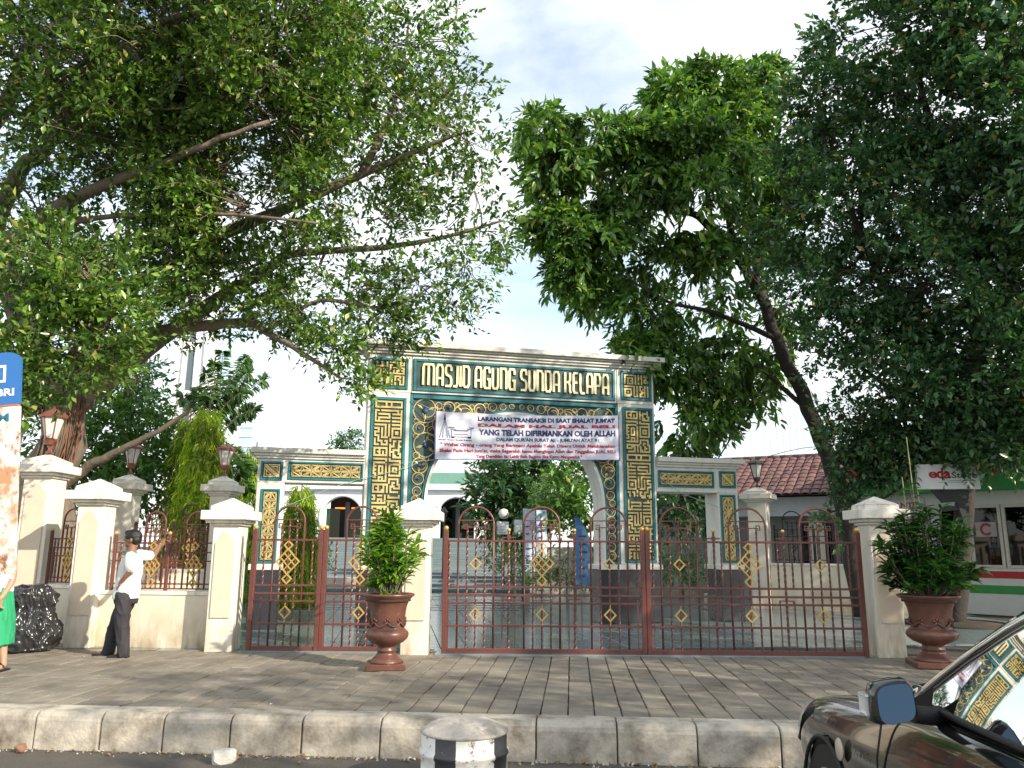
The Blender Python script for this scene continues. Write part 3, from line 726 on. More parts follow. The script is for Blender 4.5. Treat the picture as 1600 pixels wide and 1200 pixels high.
# ---------------------------------------------------------------- wrought iron: gates and fences
BARS = {}
def bar_mesh(h, twist, r=.0118):
    key = (round(h, 3), twist, r)
    if key not in BARS:
        b = MB(); k = max(2, int(h / .022)) if twist else 1
        b.tube([(0, 0, h * i / k) for i in range(k + 1)], r * (1.25 if twist else 1), 4, iron if r < .02 else iron, smooth=False, twist=.42 if twist else 0); BARS[key] = b.mesh('bar', iron)
    return BARS[key]
class Iron:
    def __init__(s, name, label, cat, p0, p1, group=None, m=None, z=0.0):
        p0, p1 = np.array(p0), np.array(p1); s.L = np.linalg.norm(p1 - p0); s.m = m or iron; s.gold = goldpaint
        s.t = thing(name, label, cat, (*p0, z), math.atan2(p1[1] - p0[1], p1[0] - p0[0]), group)
    def bar(s, x, z0, z1, twist=False, r=.0118): 
        o = link('bar', bar_mesh(z1 - z0, twist, r), s.t, (x, 0, z0))
        if s.m is not iron: o.data = o.data.copy(); o.data.materials.clear(); o.data.materials.append(s.m)
    def rail(s, x0, x1  , z, r=.0145, name='rail'): b = MB(); b.bbox(x0, x1, -r, r, z - r, z + r, .003, s.m); b.build(name, None, s.t)
    def post(s, x, z0, z1, w=.03, ball=.035, d=None):
        b = MB(); b.bbox(x - w, x + w, -(d or w), d or w, z0, z1, .006, s.m); b.build('post', None, s.t)
        if ball: s.ball(x, z1 + ball * .8, ball)
    def ball(s, x, z, r):
        b = MB(); b.lathe([(.001, -r)] + [(r * math.cos(a), r * math.sin(a)) for a in np.linspace(-1.3, 1.3, 7)] + [(.001, r)], 12, (x, 0, z), s.gold); b.build('ball_finial', None, s.t)
    def arch(s, x0, x1, z0, zt, hz):
        r = (x1 - x0) / 2; c = (x0 + x1) / 2; zc = zt - r; b = MB()
        b.tube([(x0, 0, z0), (x0, 0, zc)] + [(c - r * math.cos(a), 0, zc + r * math.sin(a)) for a in np.linspace(0, math.pi, 17)] + [(x1, 0, zc), (x1, 0, z0)], .0150, 6, s.m); b.build('arch_loop', None, s.t)
        s.rail(x0, x1, hz, .008)
        b = MB(); q = .025; h2 = hz - .095
        b.ribbon([(c - r * .62, h2), (c + r * .62, h2)], .016, -.008, .008, s.m)
        for sx in (-1, 1):
            X = c + sx * r * .60; b.ribbon([(X - q, h2 + q * 1.4), (X + q, h2 + q * 1.4), (X + q, h2 - q), (X - q, h2 - q)], .013, -.009, .009, s.m, closed=True)
        b.build('key_scroll', None, s.t)
    def diamond(s, x, z, hw, hh, w=.018, stem=0):
        b = MB(); b.ribbon([(x, z + hh), (x + hw, z), (x, z - hh), (x - hw, z)], w, -.014, .014, s.gold, closed=True)
        if stem: b.ribbon([(x, z + hh), (x, z + hh + stem)], w * .8, -.01, .01, s.gold); b.ribbon([(x, z - hh), (x, z - hh - stem)], w * .8, -.01, .01, s.gold)
        b.build('diamond', None, s.t)
    def lattice(s, x, z, hw, hh, w=.018):
        b = MB(); P = lambda u, v: (x + (u - v) * hw, z + (u + v - 1) * hh)
        b.ribbon([P(0, 0), P(1, 0), P(1, 1), P(0, 1)], w, -.015, .015, s.gold, closed=True)
        for k in (1 / 3, 2 / 3): b.ribbon([P(k, .03), P(k, .97)], w * .85, -.012, .012, s.gold); b.ribbon([P(.03, k), P(.97, k)], w * .85, -.010, .010, s.gold)
        b.build('lattice', None, s.t)
def leaf_gate(label, p0, p1, xs_post, arches, shorts, balls, lat, dia, low, zb=.07, mid=True, group='brown iron gate leaves'):
    g = Iron('gate_leaf', label, 'gate', p0, p1, group); L = g.L
    g.post(.03, .0, 1.70, .033); g.post(L - .03, .0, 1.70, .033)
    b = MB(); b.bbox(.064, L - .064, -.02, .02, .012, zb + .012, .004, iron); b.build('bottom_rail', None, g.t)
    for z in (.385, .694, .80, .913, 1.55): g.rail(.063, L - .063, z)
    for a0, a1 in arches:
        c = (a0 + a1) / 2; q = (a1 - a0) / 4; g.arch(a0, a1, zb, 2.03, 1.84)
        for x in (c - q, c + q): g.bar(x, zb, 1.74, True)
        g.bar(c, zb, 1.84, True)
    for x in shorts: g.bar(x, .915, 1.55, True); g.bar(x, zb, .745)
    for x in balls:
        g.bar(x, zb, 1.68, True, .0145); g.ball(x, 1.705, .028); g.rail(x - .10, x + .10, 1.60, .009); b = MB(); b.bbox(x - .028, x + .028, -.02, .02, 1.575, 1.63, .006, iron); b.build('collar', None, g.t)
        b = MB(); b.ribbon([(x - .095, .70), (x - .095, .748), (x + .095, .748), (x + .095, .70)], .014, -.009, .009, iron); b.build('bracket', None, g.t)
    for c in lat: g.diamond(c, 1.475, .06, .062); g.lattice(c, 1.243, .165, .178); g.diamond(c, 1.0, .065, .066)
    for c in dia: g.diamond(c, 1.235, .075, .075)
    for c in low: g.diamond(c, .54, .078, .082, stem=.055)
    return g
# wide gate, two leaves (distances along each leaf)
ar = [(.207, .714), (1.145, 1.652), (2.095, 2.611)]
leaf_gate('left leaf of the wide iron gate, in front of the plaza', (-.96, 11.67), (1.895, 11.60), None, ar, (.077, .838, 1.02, 1.775, 1.958, 2.74), (.928, 1.863), (1.40,), (.46, 2.354), (.46, 1.40, 2.354))
ar2 = [(.215, .733), (1.19, 1.71), (2.19, 2.70)]
leaf_gate('right leaf of the wide iron gate, next to the bushy urn plant', (1.905, 11.60), (4.93, 11.53), None, ar2, (.10, .855, 1.07, 1.86, 2.06, 2.85), (.97, 1.95), (1.455,), (.475, 2.45), (.475, 1.455, 2.45))
leaf_gate('left leaf of the narrow iron gate, beside the man\'s pier', (-3.735, 11.82), (-2.715, 11.79), None, [(.30, .74)], (.17, .87), (), (.52,), (), (.52,))
leaf_gate('right leaf of the narrow iron gate, behind the slim urn plant', (-2.705, 11.79), (-1.69, 11.76), None, [(.325, .765)], (.19, .90), (), (.545,), (), (.545,))
b = MB(); b.bbox(-3.8, -1.6, 11.70, 11.95, -.02, .022, .01, tilem); tag(b.build('threshold', None), kind='structure')
b = MB(); b.bbox(-1.05, 5.0, 11.50, 11.9, -.02, .020, .01, tilem); tag(b.build('threshold', None), kind='structure')
# hinges on the piers
# iron fences on the walls
def fence(label, p0, p1, z, arches, bars, posts, lat, m=None, h=.70, group='iron fences on the low walls', gm=None, low=None):
    g = Iron('iron_fence', label, 'fence', p0, p1, group, m, z); L = g.L
    if gm: g.gold = gm
    for zz in (.03, .10, h * .62, h * .80, h): g.rail(.0, L, zz, .010)
    for x, bl in posts: g.post(x, .0, h + .12, .022, .03 if bl else 0)
    for a0, a1 in arches:
        c = (a0 + a1) / 2; q = (a1 - a0) / 4; g.arch(a0, a1, .03, h + .46, h + .27)
        for x in (c - q, c, c + q): g.bar(x, .03, h + .18, True)
    for x in bars: g.bar(x, .03, h, True)
    for c in lat: g.lattice(c, h * .52, .12, .16); g.diamond(c, h * .93, .05, .06); g.diamond(c, h * .17, .05, .055)
    g_ = MB()
    for a, c in zip([q[0] for q in posts], [q[0] for q in posts][1:]):
        for z0, z1 in ((.06, .56), (.14, .48)):
            d = .04 if z0 < .1 else .075
            if c - a > .3: g_.ribbon([(a + d + .03, z0 * h / .7), (a + d + .03, z1 * h / .7), (a + d + .11, z1 * h / .7)], .012, -.009, .009, g.m); g_.ribbon([(c - d - .03, z0 * h / .7), (c - d - .03, z1 * h / .7), (c - d - .11, z1 * h / .7)], .012, -.009, .009, g.m)
    if g_.v: g_.build('fret', None, g.t)
    return g
fence('brown iron fence the man holds, between two cream piers', (-6.05, 12.41), (-4.33, 12.22), .80, [(.50, .82), (1.15, 1.50)], (.14, .24, .36, .96, 1.04, 1.60), [(.04, 1), (.90, 1)], (.66, 1.32))
fence('narrow brown iron fence panel left of the bag pier', (-7.36, 13.03), (-6.48, 12.62), .86, [(.28, .66)], (.12, .2, .74, .82), [(.03, 1), (.86, 0)], (.47,))
fence('inner brown iron fence with gold lattices between the lantern piers', (-7.42, 16.0), (-5.91, 16.0), 1.02, [(.25, .62), (.92, 1.28)], (.12, .72, .84, 1.38), [(.04, 0), (.77, 1), (1.47, 0)], (.44, 1.10), h=.78)
fence('black iron fence on the wall right of the gateway', (6.70, 20.80), (9.9, 19.05), 1.10, [(.25, .70), (1.25, 1.70), (2.3, 2.75)], (.1, .85, 1.0, 1.1, 1.85, 2.0, 2.1, 2.9, 3.05, 3.2, 3.35), [(.04, 0), (.97, 0), (2.0, 0), (3.05, 0)], (.47, 1.47, 2.52), darkiron, h=.85, gm=darkiron)
fence('black iron fence on the wall inside the right wing opening', (3.4, 22.2), (6.2, 21.2), 1.10, [(.25, .70), (1.2, 1.65)], (.1, .85, 1.0, 1.1, 1.85, 2.0), [(.04, 0), (.97, 0), (2.0, 0)], (.47, 1.42), darkiron, h=.85, gm=darkiron) if False else None
# ---------------------------------------------------------------- plants and trees
def rot_from(d, up=None):
    d = d / (np.linalg.norm(d, axis=1, keepdims=True) + 1e-9)
    if up is None: up = np.tile([0, 0, 1.], (len(d), 1))
    s = np.cross(d, up); L = np.linalg.norm(s, axis=1, keepdims=True); s = np.where(L > 1e-4, s / (L + 1e-9), np.array([[1., 0, 0]])); n = np.cross(s, d); return d, s, n
RH = (np.array([(0, 0, 0), (.48, .5, .10), (1, 0, 0), (.48, -.5, .10)]), [(0, 2, 1), (0, 3, 2)])               # small folded leaf
LO = (np.array([(0, 0, 0), (.28, .42, .07), (.28, -.42, .07), (.66, .40, .02), (.66, -.40, .02), (.30, 0, 0), (.68, 0, -.05), (1, 0, -.20)]),
      [(0, 5, 1), (0, 2, 5), (5, 6, 3, 1), (5, 2, 4, 6), (6, 7, 3), (6, 4, 7)])                                 # larger arched leaf
def leaves(name, P, Dr, U, Ln, width, mat, parent, tmpl=RH, kind='stuff'):
    T, F = tmpl; n = len(P); d, s, u = rot_from(Dr, U)
    V = P[:, None, :] + Ln[:, None, None] * (d[:, None, :] * T[None, :, 0:1] + s[:, None, :] * T[None, :, 1:2] * width + u[:, None, :] * T[None, :, 2:3])
    nv = len(T); loops = np.concatenate([np.array(f) for f in F]); sizes = np.array([len(f) for f in F]); nl = len(loops)
    L = (np.arange(n)[:, None] * nv + loops[None, :]).ravel(); st = np.concatenate([[0], np.cumsum(sizes)[:-1]]); S = (np.arange(n)[:, None] * nl + st[None, :]).ravel()
    me = bpy.data.meshes.new(name); me.vertices.add(n * nv); me.vertices.foreach_set('co', V.astype(np.float32).ravel())
    me.loops.add(n * nl); me.loops.foreach_set('vertex_index', L.astype(np.int32)); me.polygons.add(n * len(F)); me.polygons.foreach_set('loop_start', S.astype(np.int32))
    try: me.polygons.foreach_set('loop_total', np.tile(sizes, n).astype(np.int32))
    except Exception: pass
    me.update(calc_edges=True); me.materials.append(mat); o = link(name, me, parent)
    if kind: o['kind'] = kind
    return o
def unit(n, g=RNG):
    v = g.normal(size=(n, 3)); return v / np.linalg.norm(v, axis=1, keepdims=True)
def hole_noise(P, f=.9, seed=0):
    g = np.random.default_rng(seed + 11); o = np.zeros(len(P))
    for k in range(5):
        w = g.normal(size=3) * f * (1 + .5 * k); o += np.sin(P @ w + g.uniform(0, 6.28)) / (1 + .3 * k)
    return o
def spray(P, D, n, length, leafL, droop=.0, g=RNG, spread=.85, flat=.5):
    """n leaves along each twig: returns positions, directions, normals, lengths"""
    m = len(P); a = np.linspace(.15, 1, n)[None, :, None]
    dd, s, u = rot_from(D)
    pos = P[:, None, :] + D[:, None, :] * length[:, None, None] * a + np.array([0, 0, -1.])[None, None, :] * (a ** 2) * length[:, None, None] * droop
    side = np.where(np.arange(n) % 2 == 0, 1, -1)[None, :, None] * spread
    roll = g.uniform(0, 6.28, (m, n, 1)); sd = s[:, None, :] * np.cos(roll * flat) + u[:, None, :] * np.sin(roll * flat)
    dr = dd[:, None, :] * .75 + sd * side + g.normal(size=(m, n, 3)) * .32 + np.array([0, 0, -1.]) * droop * .8
    dr[:, -1, :] = dd + g.normal(size=(m, 3)) * .2
    up = np.array([0, 0, 1.])[None, None, :] + g.normal(size=(m, n, 3)) * .55
    ln = leafL * g.uniform(.5, 1.3, (m, n))
    return pos.reshape(-1, 3), dr.reshape(-1, 3), up.reshape(-1, 3), ln.ravel()
def tree(name, label, limbs, blobs, leaf, wood, twigs=9, leafn=9, twl=.42, leafL=.10, lw=.42, droop=.15, hole=-1.2, tmpl=RH, seed=1, group=None, cat='tree', bare=.25, inward=.5, thin=.006, extra=None, reach=True, flat=.5, mult=1.0, clear=()):
    """limbs: (points, r0, r1), the first is the trunk; blobs: (centre, (rx,ry,rz), twig count)"""
    g = np.random.default_rng(seed); base = limbs[0][0][0]
    t = thing(name, label, cat, (float(base[0]), float(base[1]), float(base[2])), 0, group); o = np.array(base, float)
    nodes = []; open_ = []
    for i, (pts, r0, r1) in enumerate(limbs):
        P = smooth_path(pts, 5); P = [p - o for p in P]; nodes += [(p, r0 + (r1 - r0) * k / len(P)) for k, p in enumerate(P) if k > (len(P) * .4 if i == 0 else len(P) * .15)]
        if i in clear: open_ += [(p + o, d_) for p, d_ in zip(P[2:], np.linspace(r0, r1, len(P))[2:])]
        wig = g.normal(size=(len(P), 3)) * r1 * .25; wig[0] = 0
        b = MB(); b.tube([p + w_ for p, w_ in zip(P, wig)], [r0 + (r1 - r0) * (k / (len(P) - 1)) ** .8 for k in range(len(P))], 10 if r0 > .08 else 6, wood); b.build('trunk' if i == 0 else 'limb', None, t)
    NP = np.array([q[0] for q in nodes]); NR = np.array([q[1] for q in nodes]); tw = MB(); AP = []; AD = []; AL = []
    for c, r, n in blobs:
        c = np.array(c, float) - o; r = np.array(r, float) * np.ones(3); k = int(np.argmin(np.linalg.norm(NP - c, axis=1)))
        # a branch from the nearest limb to the clump
        j = g.normal(size=3) * np.linalg.norm(c - NP[k]) * .12; path = smooth_path([NP[k], (NP[k] + c) / 2 + j, c], 4); rb = min(NR[k] * .55, .012 + .016 * np.linalg.norm(c - NP[k]) + .012)
        if reach: tw.tube(path, [rb * (1 - .6 * q / (len(path) - 1)) for q in range(len(path))], 5, wood)
        n = int(n * mult); u = unit(n, g); rad = g.uniform(inward ** 3, 1, (n, 1)) ** (1 / 3); p = c + u * rad * r
        keep = hole_noise(p, 1.1 / max(.6, float(r.mean()) ** .5), seed) > hole
        if open_:                                            # the great limbs carry few leaves on the side of the street
            q_ = p + o; lim = np.array([a for a, _ in open_]); lr = np.array([.22 + 1.3 * b_ for _, b_ in open_])
            sc_ = lim[None, :, 1] / np.maximum(q_[:, None, 1], 1); dist = np.hypot(q_[:, None, 0] * sc_ - lim[None, :, 0], (q_[:, None, 2] - EYE) * sc_ + EYE - lim[None, :, 2])
            keep &= ~(((dist < lr[None, :]) & (q_[:, None, 1] < lim[None, :, 1] + .1)).any(1) & (g.random(len(p)) < .6))
        p, u = p[keep], u[keep]
        d = u * r / r.mean() + g.normal(size=u.shape) * .45 + np.array([0, 0, .15 - droop]); d /= np.linalg.norm(d, axis=1, keepdims=True)
        p = p - d * twl * .5
        for q in np.where(g.random(len(p)) < bare)[0]: tw.tube(smooth_path([c + (p[q] - c) * .2, (c + p[q]) / 2 + g.normal(size=3) * .08 * r.mean(), p[q], p[q] + d[q] * twl * .8], 3), [thin * 2.2 * (1 - .8 * z / 9) for z in range(10)], 3, wood, cap=False)
        AP.append(p); AD.append(d); AL.append(np.full(len(p), twl) * g.uniform(.6, 1.3, len(p)))
    if tw.v: tag(tw.build('branches', None, t), kind='stuff')
    P, Dd, Lt = np.concatenate(AP), np.concatenate(AD), np.concatenate(AL)
    ps, dr, up, ln = spray(P, Dd, leafn, Lt, leafL, droop, g, flat=flat); leaves('crown', ps, dr, up, ln, lw, leaf, t, tmpl)
    return t
ficus_l = leaf_mat('ficus_leaf', (.018, .058, .012), (.17, .30, .045), (.42, .42, .12), .33, .30, .6)
dark_l = leaf_mat('dark_tree_leaf', (.024, .075, .036), (.11, .23, .085), (.26, .22, .06), .28, .30, .6)
lean_l = leaf_mat('broad_leaf', (.024, .085, .022), (.17, .31, .06), (.40, .46, .12), .36, .32, .6)
weep_l = leaf_mat('weeping_leaf', (.14, .27, .02), (.46, .56, .05), (.62, .56, .06), .5, .35)
shrub_l = leaf_mat('shrub_leaf', (.03, .09, .02), (.09, .19, .03), None, .35, .4)
pot_l = leaf_mat('urn_plant_leaf', (.06, .19, .02), (.24, .42, .05), (.45, .52, .08), .38, .33)
dpot_l = leaf_mat('bushy_urn_leaf', (.018, .075, .016), (.055, .16, .03), (.12, .24, .04), .3, .3)

# --- the spreading fig on the left: limbs follow those seen in the photograph
q = lambda *a: [at(x, y, d) for x, y, d in a]
TB = at(70, 880, 14.8); TB[2] = -.05
FK = at(112, 640, 14.5)
fl = [([TB, at(76, 760, 14.7), FK], .62, .34)]
fl += [(q((112, 640, 14.5), (150, 560, 14.2), (224, 527, 13.8), (280, 513, 13.5), (387, 504, 13.2), (415, 518, 13.0), (470, 550, 12.6), (530, 590, 12.3)), .19, .022),
       (q((105, 650, 14.5), (230, 545, 14.4), (330, 475, 14.2), (373, 448, 14.0), (420, 420, 13.8), (457, 397, 13.6), (603, 386, 13.4), (704, 368, 13.2), (785, 345, 13.0)), .19, .018),
       (q((100, 640, 14.6), (150, 500, 14.2), (300, 390, 13.6), (460, 320, 13.2), (565, 272, 13.0), (635, 243, 12.8), (698, 216, 12.6), (741, 203, 12.4)), .18, .015),
       (q((565, 272, 13.0), (600, 200, 13.1), (624, 133, 13.2), (640, 27, 13.4)), .085, .02),
       (q((98, 640, 14.5), (40, 480, 13.6), (14, 387, 12.6), (75, 336, 12.2), (140, 299, 11.9), (243, 261, 11.5), (303, 233, 11.2), (420, 190, 11.0)), .21, .03),
       (q((90, 640, 14.5), (20, 470, 14.0), (-10, 380, 13.4), (30, 270, 12.8), (70, 233, 12.4), (135, 117, 11.6), (200, 75, 11.2), (261, 33, 10.8), (317, 9, 10.6)), .21, .035),
       (q((60, 640, 14.5), (-60, 450, 14), (-40, 260, 13), (10, 160, 12.5), (60, 60, 12), (190, 5, 11.6)), .26, .05),
       (q((42, 373, 12.6), (126, 345, 12.3), (210, 336, 12), (345, 334, 11.8), (500, 350, 11.6)), .07, .02),
       (q((200, 75, 11.2), (238, 107, 10.9), (327, 110, 10.7), (434, 103, 10.5)), .07, .02),
       (q((60, 640, 14.5), (0, 560, 12.5), (40, 480, 11), (120, 460, 10.4), (190, 470, 10.2)), .12, .03),
       (q((85, 770, 14.6), (140, 728, 14.4), (190, 703, 14.2), (250, 672, 14), (300, 640, 13.9)), .11, .03),
       (q((415, 518, 13.0), (500, 470, 12.8), (600, 480, 12.7), (690, 440, 12.6)), .05, .015)]
bl = []
def blob(x, y, d, r, n, rz=None): bl.append((at(x, y, d), (r, r, rz or r * .8), n))
FIGT = lambda x, y, n: n if (x < 470 or y > 520) else int(n * .66)
for x, y, d, r, n in ((40, 60, 12, 1.7, 330), (150, 110, 11.3, 1.6, 340), (270, 60, 11, 1.5, 320), (390, 80, 10.8, 1.4, 300), (470, 40, 11.2, 1.2, 190), (330, 160, 11.2, 1.4, 330), (440, 190, 11.4, 1.3, 260), (120, 210, 11.8, 1.1, 130), (220, 240, 11.6, 1.4, 300), (330, 270, 11.8, 1.3, 300),
      (30, 180, 13, 1.3, 150), (60, 330, 13, .8, 50), (400, 330, 12.4, 1.4, 300), (260, 350, 12.2, 1.3, 260), (500, 300, 12.8, 1.2, 190), (150, 400, 12.6, 1.2, 190), (290, 430, 13, 1.3, 250), (400, 420, 13.4, 1.1, 190), (500, 410, 13.2, 1.1, 170), (230, 480, 13.2, .9, 130), (340, 490, 13.3, .8, 100),
      (600, 70, 13.2, 1.0, 120), (660, 60, 13.3, 1.0, 110), (570, 140, 13.1, 1.0, 110), (690, 150, 13.0, .9, 85), (630, 190, 12.9, 1.0, 110), (720, 215, 12.5, .9, 80), (560, 250, 13, 1.0, 130), (650, 280, 12.8, 1.1, 120), (740, 290, 12.8, .8, 62), (590, 340, 13.2, 1.1, 140), (690, 360, 13.1, .9, 90), (760, 360, 13, .7, 50), (540, 20, 12.6, 1.0, 110), (480, 120, 11.8, 1.0, 120),
      (460, 470, 12.9, .9, 110), (560, 450, 12.8, .9, 100), (650, 440, 12.7, .9, 80), (730, 410, 12.7, .7, 46), (590, 510, 12.5, .6, 40), (520, 540, 12.4, .55, 42), (560, 600, 12.2, .35, 18), (710, 480, 12.7, .4, 18), (640, 520, 12.6, .4, 16), (430, 500, 12.9, .5, 40),
      (60, 420, 10.6, .9, 150), (140, 440, 10.3, .9, 160), (40, 510, 10.2, .95, 170), (120, 540, 10.2, .8, 140), (20, 585, 10, .6, 80), (150, 560, 10.3, .42, 40), (165, 500, 10.3, .6, 70),
      (-60, 300, 12, 1.6, 160), (-40, 60, 12, 1.6, 180), (200, -60, 11, 1.8, 200), (400, -50, 11, 1.8, 200), (560, -60, 12.5, 1.5, 120)): blob(x, y, d, r, FIGT(x, y, n))
fig = tree('spreading_tree', 'huge spreading fig tree with sunlit limbs filling the upper left', fl, bl, ficus_l, bark, leafn=10, twl=.46, leafL=.125, lw=.48, droop=.08, hole=-.75, seed=5, bare=.18, mult=2.35, clear=(1, 2, 3, 4, 5, 6, 7, 8, 11))
b = MB(); fo = np.array(fig.location)
for k in range(46):
    p = at(random.uniform(150, 222), random.uniform(528, 548), 13.7 + random.uniform(-.2, .2)) - fo; L = random.uniform(.3, .95)
    b.tube([p, p + (random.uniform(-.05, .05), 0, -L * .5), p + (random.uniform(-.08, .08), random.uniform(-.05, .05), -L)], [.012, .008, .003], 4, rootm)
for k in range(40):
    a = random.uniform(-1.2, 1.0); p = np.array(FK) - fo + (.38 * math.sin(a), -.33 * math.cos(a), random.uniform(-.1, .5)); L = random.uniform(1.2, 2.4)
    b.tube([p, p + (random.uniform(-.08, .04), -.06, -L * .5), p + (random.uniform(-.2, .0), -.12, -L)], [.022, .018, .012], 4, bark if k % 2 else rootm)
tag(b.build('hanging_roots', None, fig), kind='stuff')

# --- the leaning tree right of the gateway
TB = at(1345, 900, 18.5); TB[2] = -.05
ll = [([TB, at(1312, 770, 18.3), at(1262, 640, 18.0), at(1215, 530, 17.8), at(1180, 450, 17.6), at(1150, 395, 17.5)], .235, .10),
      (q((1150, 395, 17.5), (1120, 365, 17.4), (1085, 335, 17.3), (1055, 330, 17.2), (1000, 300, 17), (950, 280, 17), (900, 262, 17)), .12, .02), (q((1150, 395, 17.5), (1130, 300, 17.6), (1110, 200, 17.8), (1080, 130, 17.9)), .10, .02),
      (q((1180, 450, 17.6), (1190, 330, 18), (1180, 200, 18.3), (1170, 120, 18.5)), .10, .02), (q((1215, 530, 17.8), (1120, 490, 17.3), (1040, 470, 17), (960, 420, 17)), .08, .02), (q((1262, 640, 18), (1160, 560, 17.6), (1040, 560, 17.2), (990, 540, 17)), .07, .02)]
bl = []
for x, y, d, r, n in ((850, 205, 17, .75, 80), (870, 260, 16.8, .8, 90), (940, 215, 17, .8, 80), (900, 310, 16.8, .9, 110), (1000, 230, 17.2, .9, 90), (1060, 150, 17.4, .85, 110), (1110, 130, 17.6, .8, 90), (1070, 220, 17, 1.0, 130), (1150, 190, 17.8, 1.0, 120), (1190, 130, 18.2, .8, 80), (990, 310, 17, .9, 90), (1090, 300, 16.8, .95, 100), (1160, 280, 17.6, .9, 90), (870, 350, 17, .7, 80), (930, 385, 17, .9, 110), (890, 420, 17.2, .6, 55), (925, 450, 17.3, .55, 60), (1010, 410, 17, .9, 95), (1100, 385, 16.9, .6, 50), (1000, 490, 17.2, .8, 100), (1070, 470, 17.3, .7, 70), (990, 560, 17.3, .8, 100), (1060, 560, 17.4, .8, 80), (1130, 560, 17.8, .7, 70), (1100, 640, 17.9, .8, 80), (1050, 630, 17.8, .8, 90), (1180, 610, 18.2, .6, 40), (1220, 410, 18.4, .8, 60), (1140, 470, 18, .6, 40), (1230, 250, 18.6, .9, 70), (1080, 690, 18.3, .6, 50), (1120, 720, 18.5, .4, 25), (1130, 230, 17.2, 1.0, 110), (1170, 360, 17.6, .8, 80), (1210, 310, 18.2, .9, 90), (1120, 430, 17.2, .7, 60), (1240, 480, 18.6, .8, 70), (1200, 560, 18.6, .6, 50), (1060, 400, 17.2, .7, 60), (960, 350, 16.9, .8, 70), (1040, 260, 16.8, .8, 80)): blob(x, y, d, r, n)
tree('leaning_tree', 'leaning dark trunked tree with drooping broad leaves right of the gateway', ll, bl, lean_l, barkd, leafn=10, twl=.38, leafL=.25, lw=.38, droop=.55, hole=-1.0, tmpl=LO, seed=8, bare=.08, mult=1.75)
# --- the big dark tree filling the upper right
TB = at(1490, 975, 16.6); TB[2] = -.05
rl = [([TB, at(1502, 860, 16.5), at(1512, 740, 16.4), at(1520, 640, 16.3), at(1530, 540, 16.2)], .21, .15), (q((1520, 640, 16.3), (1400, 480, 15.5), (1330, 330, 15), (1280, 200, 14.6)), .14, .03), (q((1530, 540, 16.2), (1500, 350, 15), (1450, 180, 14), (1420, 40, 13.4)), .15, .03),
      (q((1530, 540, 16.2), (1600, 380, 15), (1640, 200, 14), (1600, 40, 13)), .14, .03), (q((1512, 740, 16.4), (1400, 620, 15.5), (1330, 560, 15.2)), .09, .02), (q((1520, 640, 16.3), (1600, 560, 14), (1650, 500, 12.5)), .1, .02)]
bl = []
for x, y, d, r, n in ((1290, 150, 14.8, 1.0, 130), (1370, 60, 14, 1.4, 240), (1480, 40, 13.4, 1.5, 280), (1580, 60, 13, 1.4, 260), (1330, 230, 14.6, 1.2, 220), (1430, 170, 13.8, 1.4, 300), (1540, 180, 13.2, 1.4, 300), (1300, 330, 15, 1.1, 180), (1400, 300, 14.4, 1.4, 300), (1510, 310, 13.6, 1.4, 310), (1600, 300, 13, 1.3, 220), (1250, 260, 15.4, .8, 90), (1270, 430, 15.4, 1.0, 150), (1360, 430, 14.8, 1.3, 280), (1470, 430, 14.2, 1.4, 310), (1570, 430, 13.4, 1.3, 260), (1300, 530, 15.6, 1.0, 140), (1390, 560, 15.2, 1.2, 240), (1490, 560, 14.6, 1.3, 280), (1590, 560, 13.8, 1.2, 220), (1350, 650, 15.8, .9, 130), (1430, 670, 15.6, 1.0, 170), (1530, 660, 15, 1.1, 190), (1600, 650, 14.4, 1.0, 150), (1390, 720, 16.2, .6, 60), (1340, 735, 16.4, .5, 45), (1480, 690, 16, .8, 100), (1230, 350, 16, .7, 55), (1300, 60, 15, .6, 30), (1690, 200, 13, 1.6, 120), (1690, 450, 13, 1.5, 120), (1500, -60, 13, 1.6, 140), (1300, 800, 16.6, .35, 24), (1310, 770, 16.4, .45, 34), (1330, 850, 15.2, .28, 16), (1565, 670, 14.6, .6, 60), (1385, 675, 15.8, .5, 45), (1600, 690, 14, .6, 60), (1340, 690, 16.2, .5, 40)): blob(x, y, d, r, n)
tree('dark_tree', 'tall dense dark tree filling the upper right above the shop', rl, bl, dark_l, barkd, leafn=11, twl=.46, leafL=.15, lw=.5, droop=.12, hole=-.85, seed=12, bare=.07, mult=2.3)
# --- street trees outside the frame on the right that throw the shade over the footway and the gates
for i, (x, y, zt, R_, n) in enumerate(((12.2, 5.6, 6.2, 3.6, 1100), (10.6, .2, 6.0, 3.3, 900), (11.1, 9.2, 8.4, 4.2, 1500), (15.2, 16.5, 6.6, 3.9, 1200))):
    g = np.random.default_rng(40 + i); bl = []
    for k in range(9): v = unit(1, g)[0] * (R_ * .62, R_ * .62, R_ * .42); bl.append(((x + v[0], y + v[1], zt + v[2]), R_ * .52, n // 9))
    z0 = -.3 if y < 7 else 0
    tree('street_tree', ('street tree beyond the right edge shading the kerb', 'street tree on the road side shading the dark car', 'street tree beside the shop shading the gateway', 'street tree behind the shop shading the boundary wall')[i], [([np.array([x, y, z0]), np.array([x + .1, y, z0 + 2]), np.array([x, y + .1, zt])], .22, .1), ([np.array([x, y, z0 + 2.2]), np.array([x - 1.2, y + .4, zt - .4])], .1, .03), ([np.array([x, y, z0 + 2.4]), np.array([x + 1.2, y - .6, zt - .2])], .1, .03)], bl, dark_l, barkd, leafn=9, twl=.5, leafL=.19, lw=.5, hole=-1.3, seed=60 + i, bare=.1, group='street trees right of the frame')

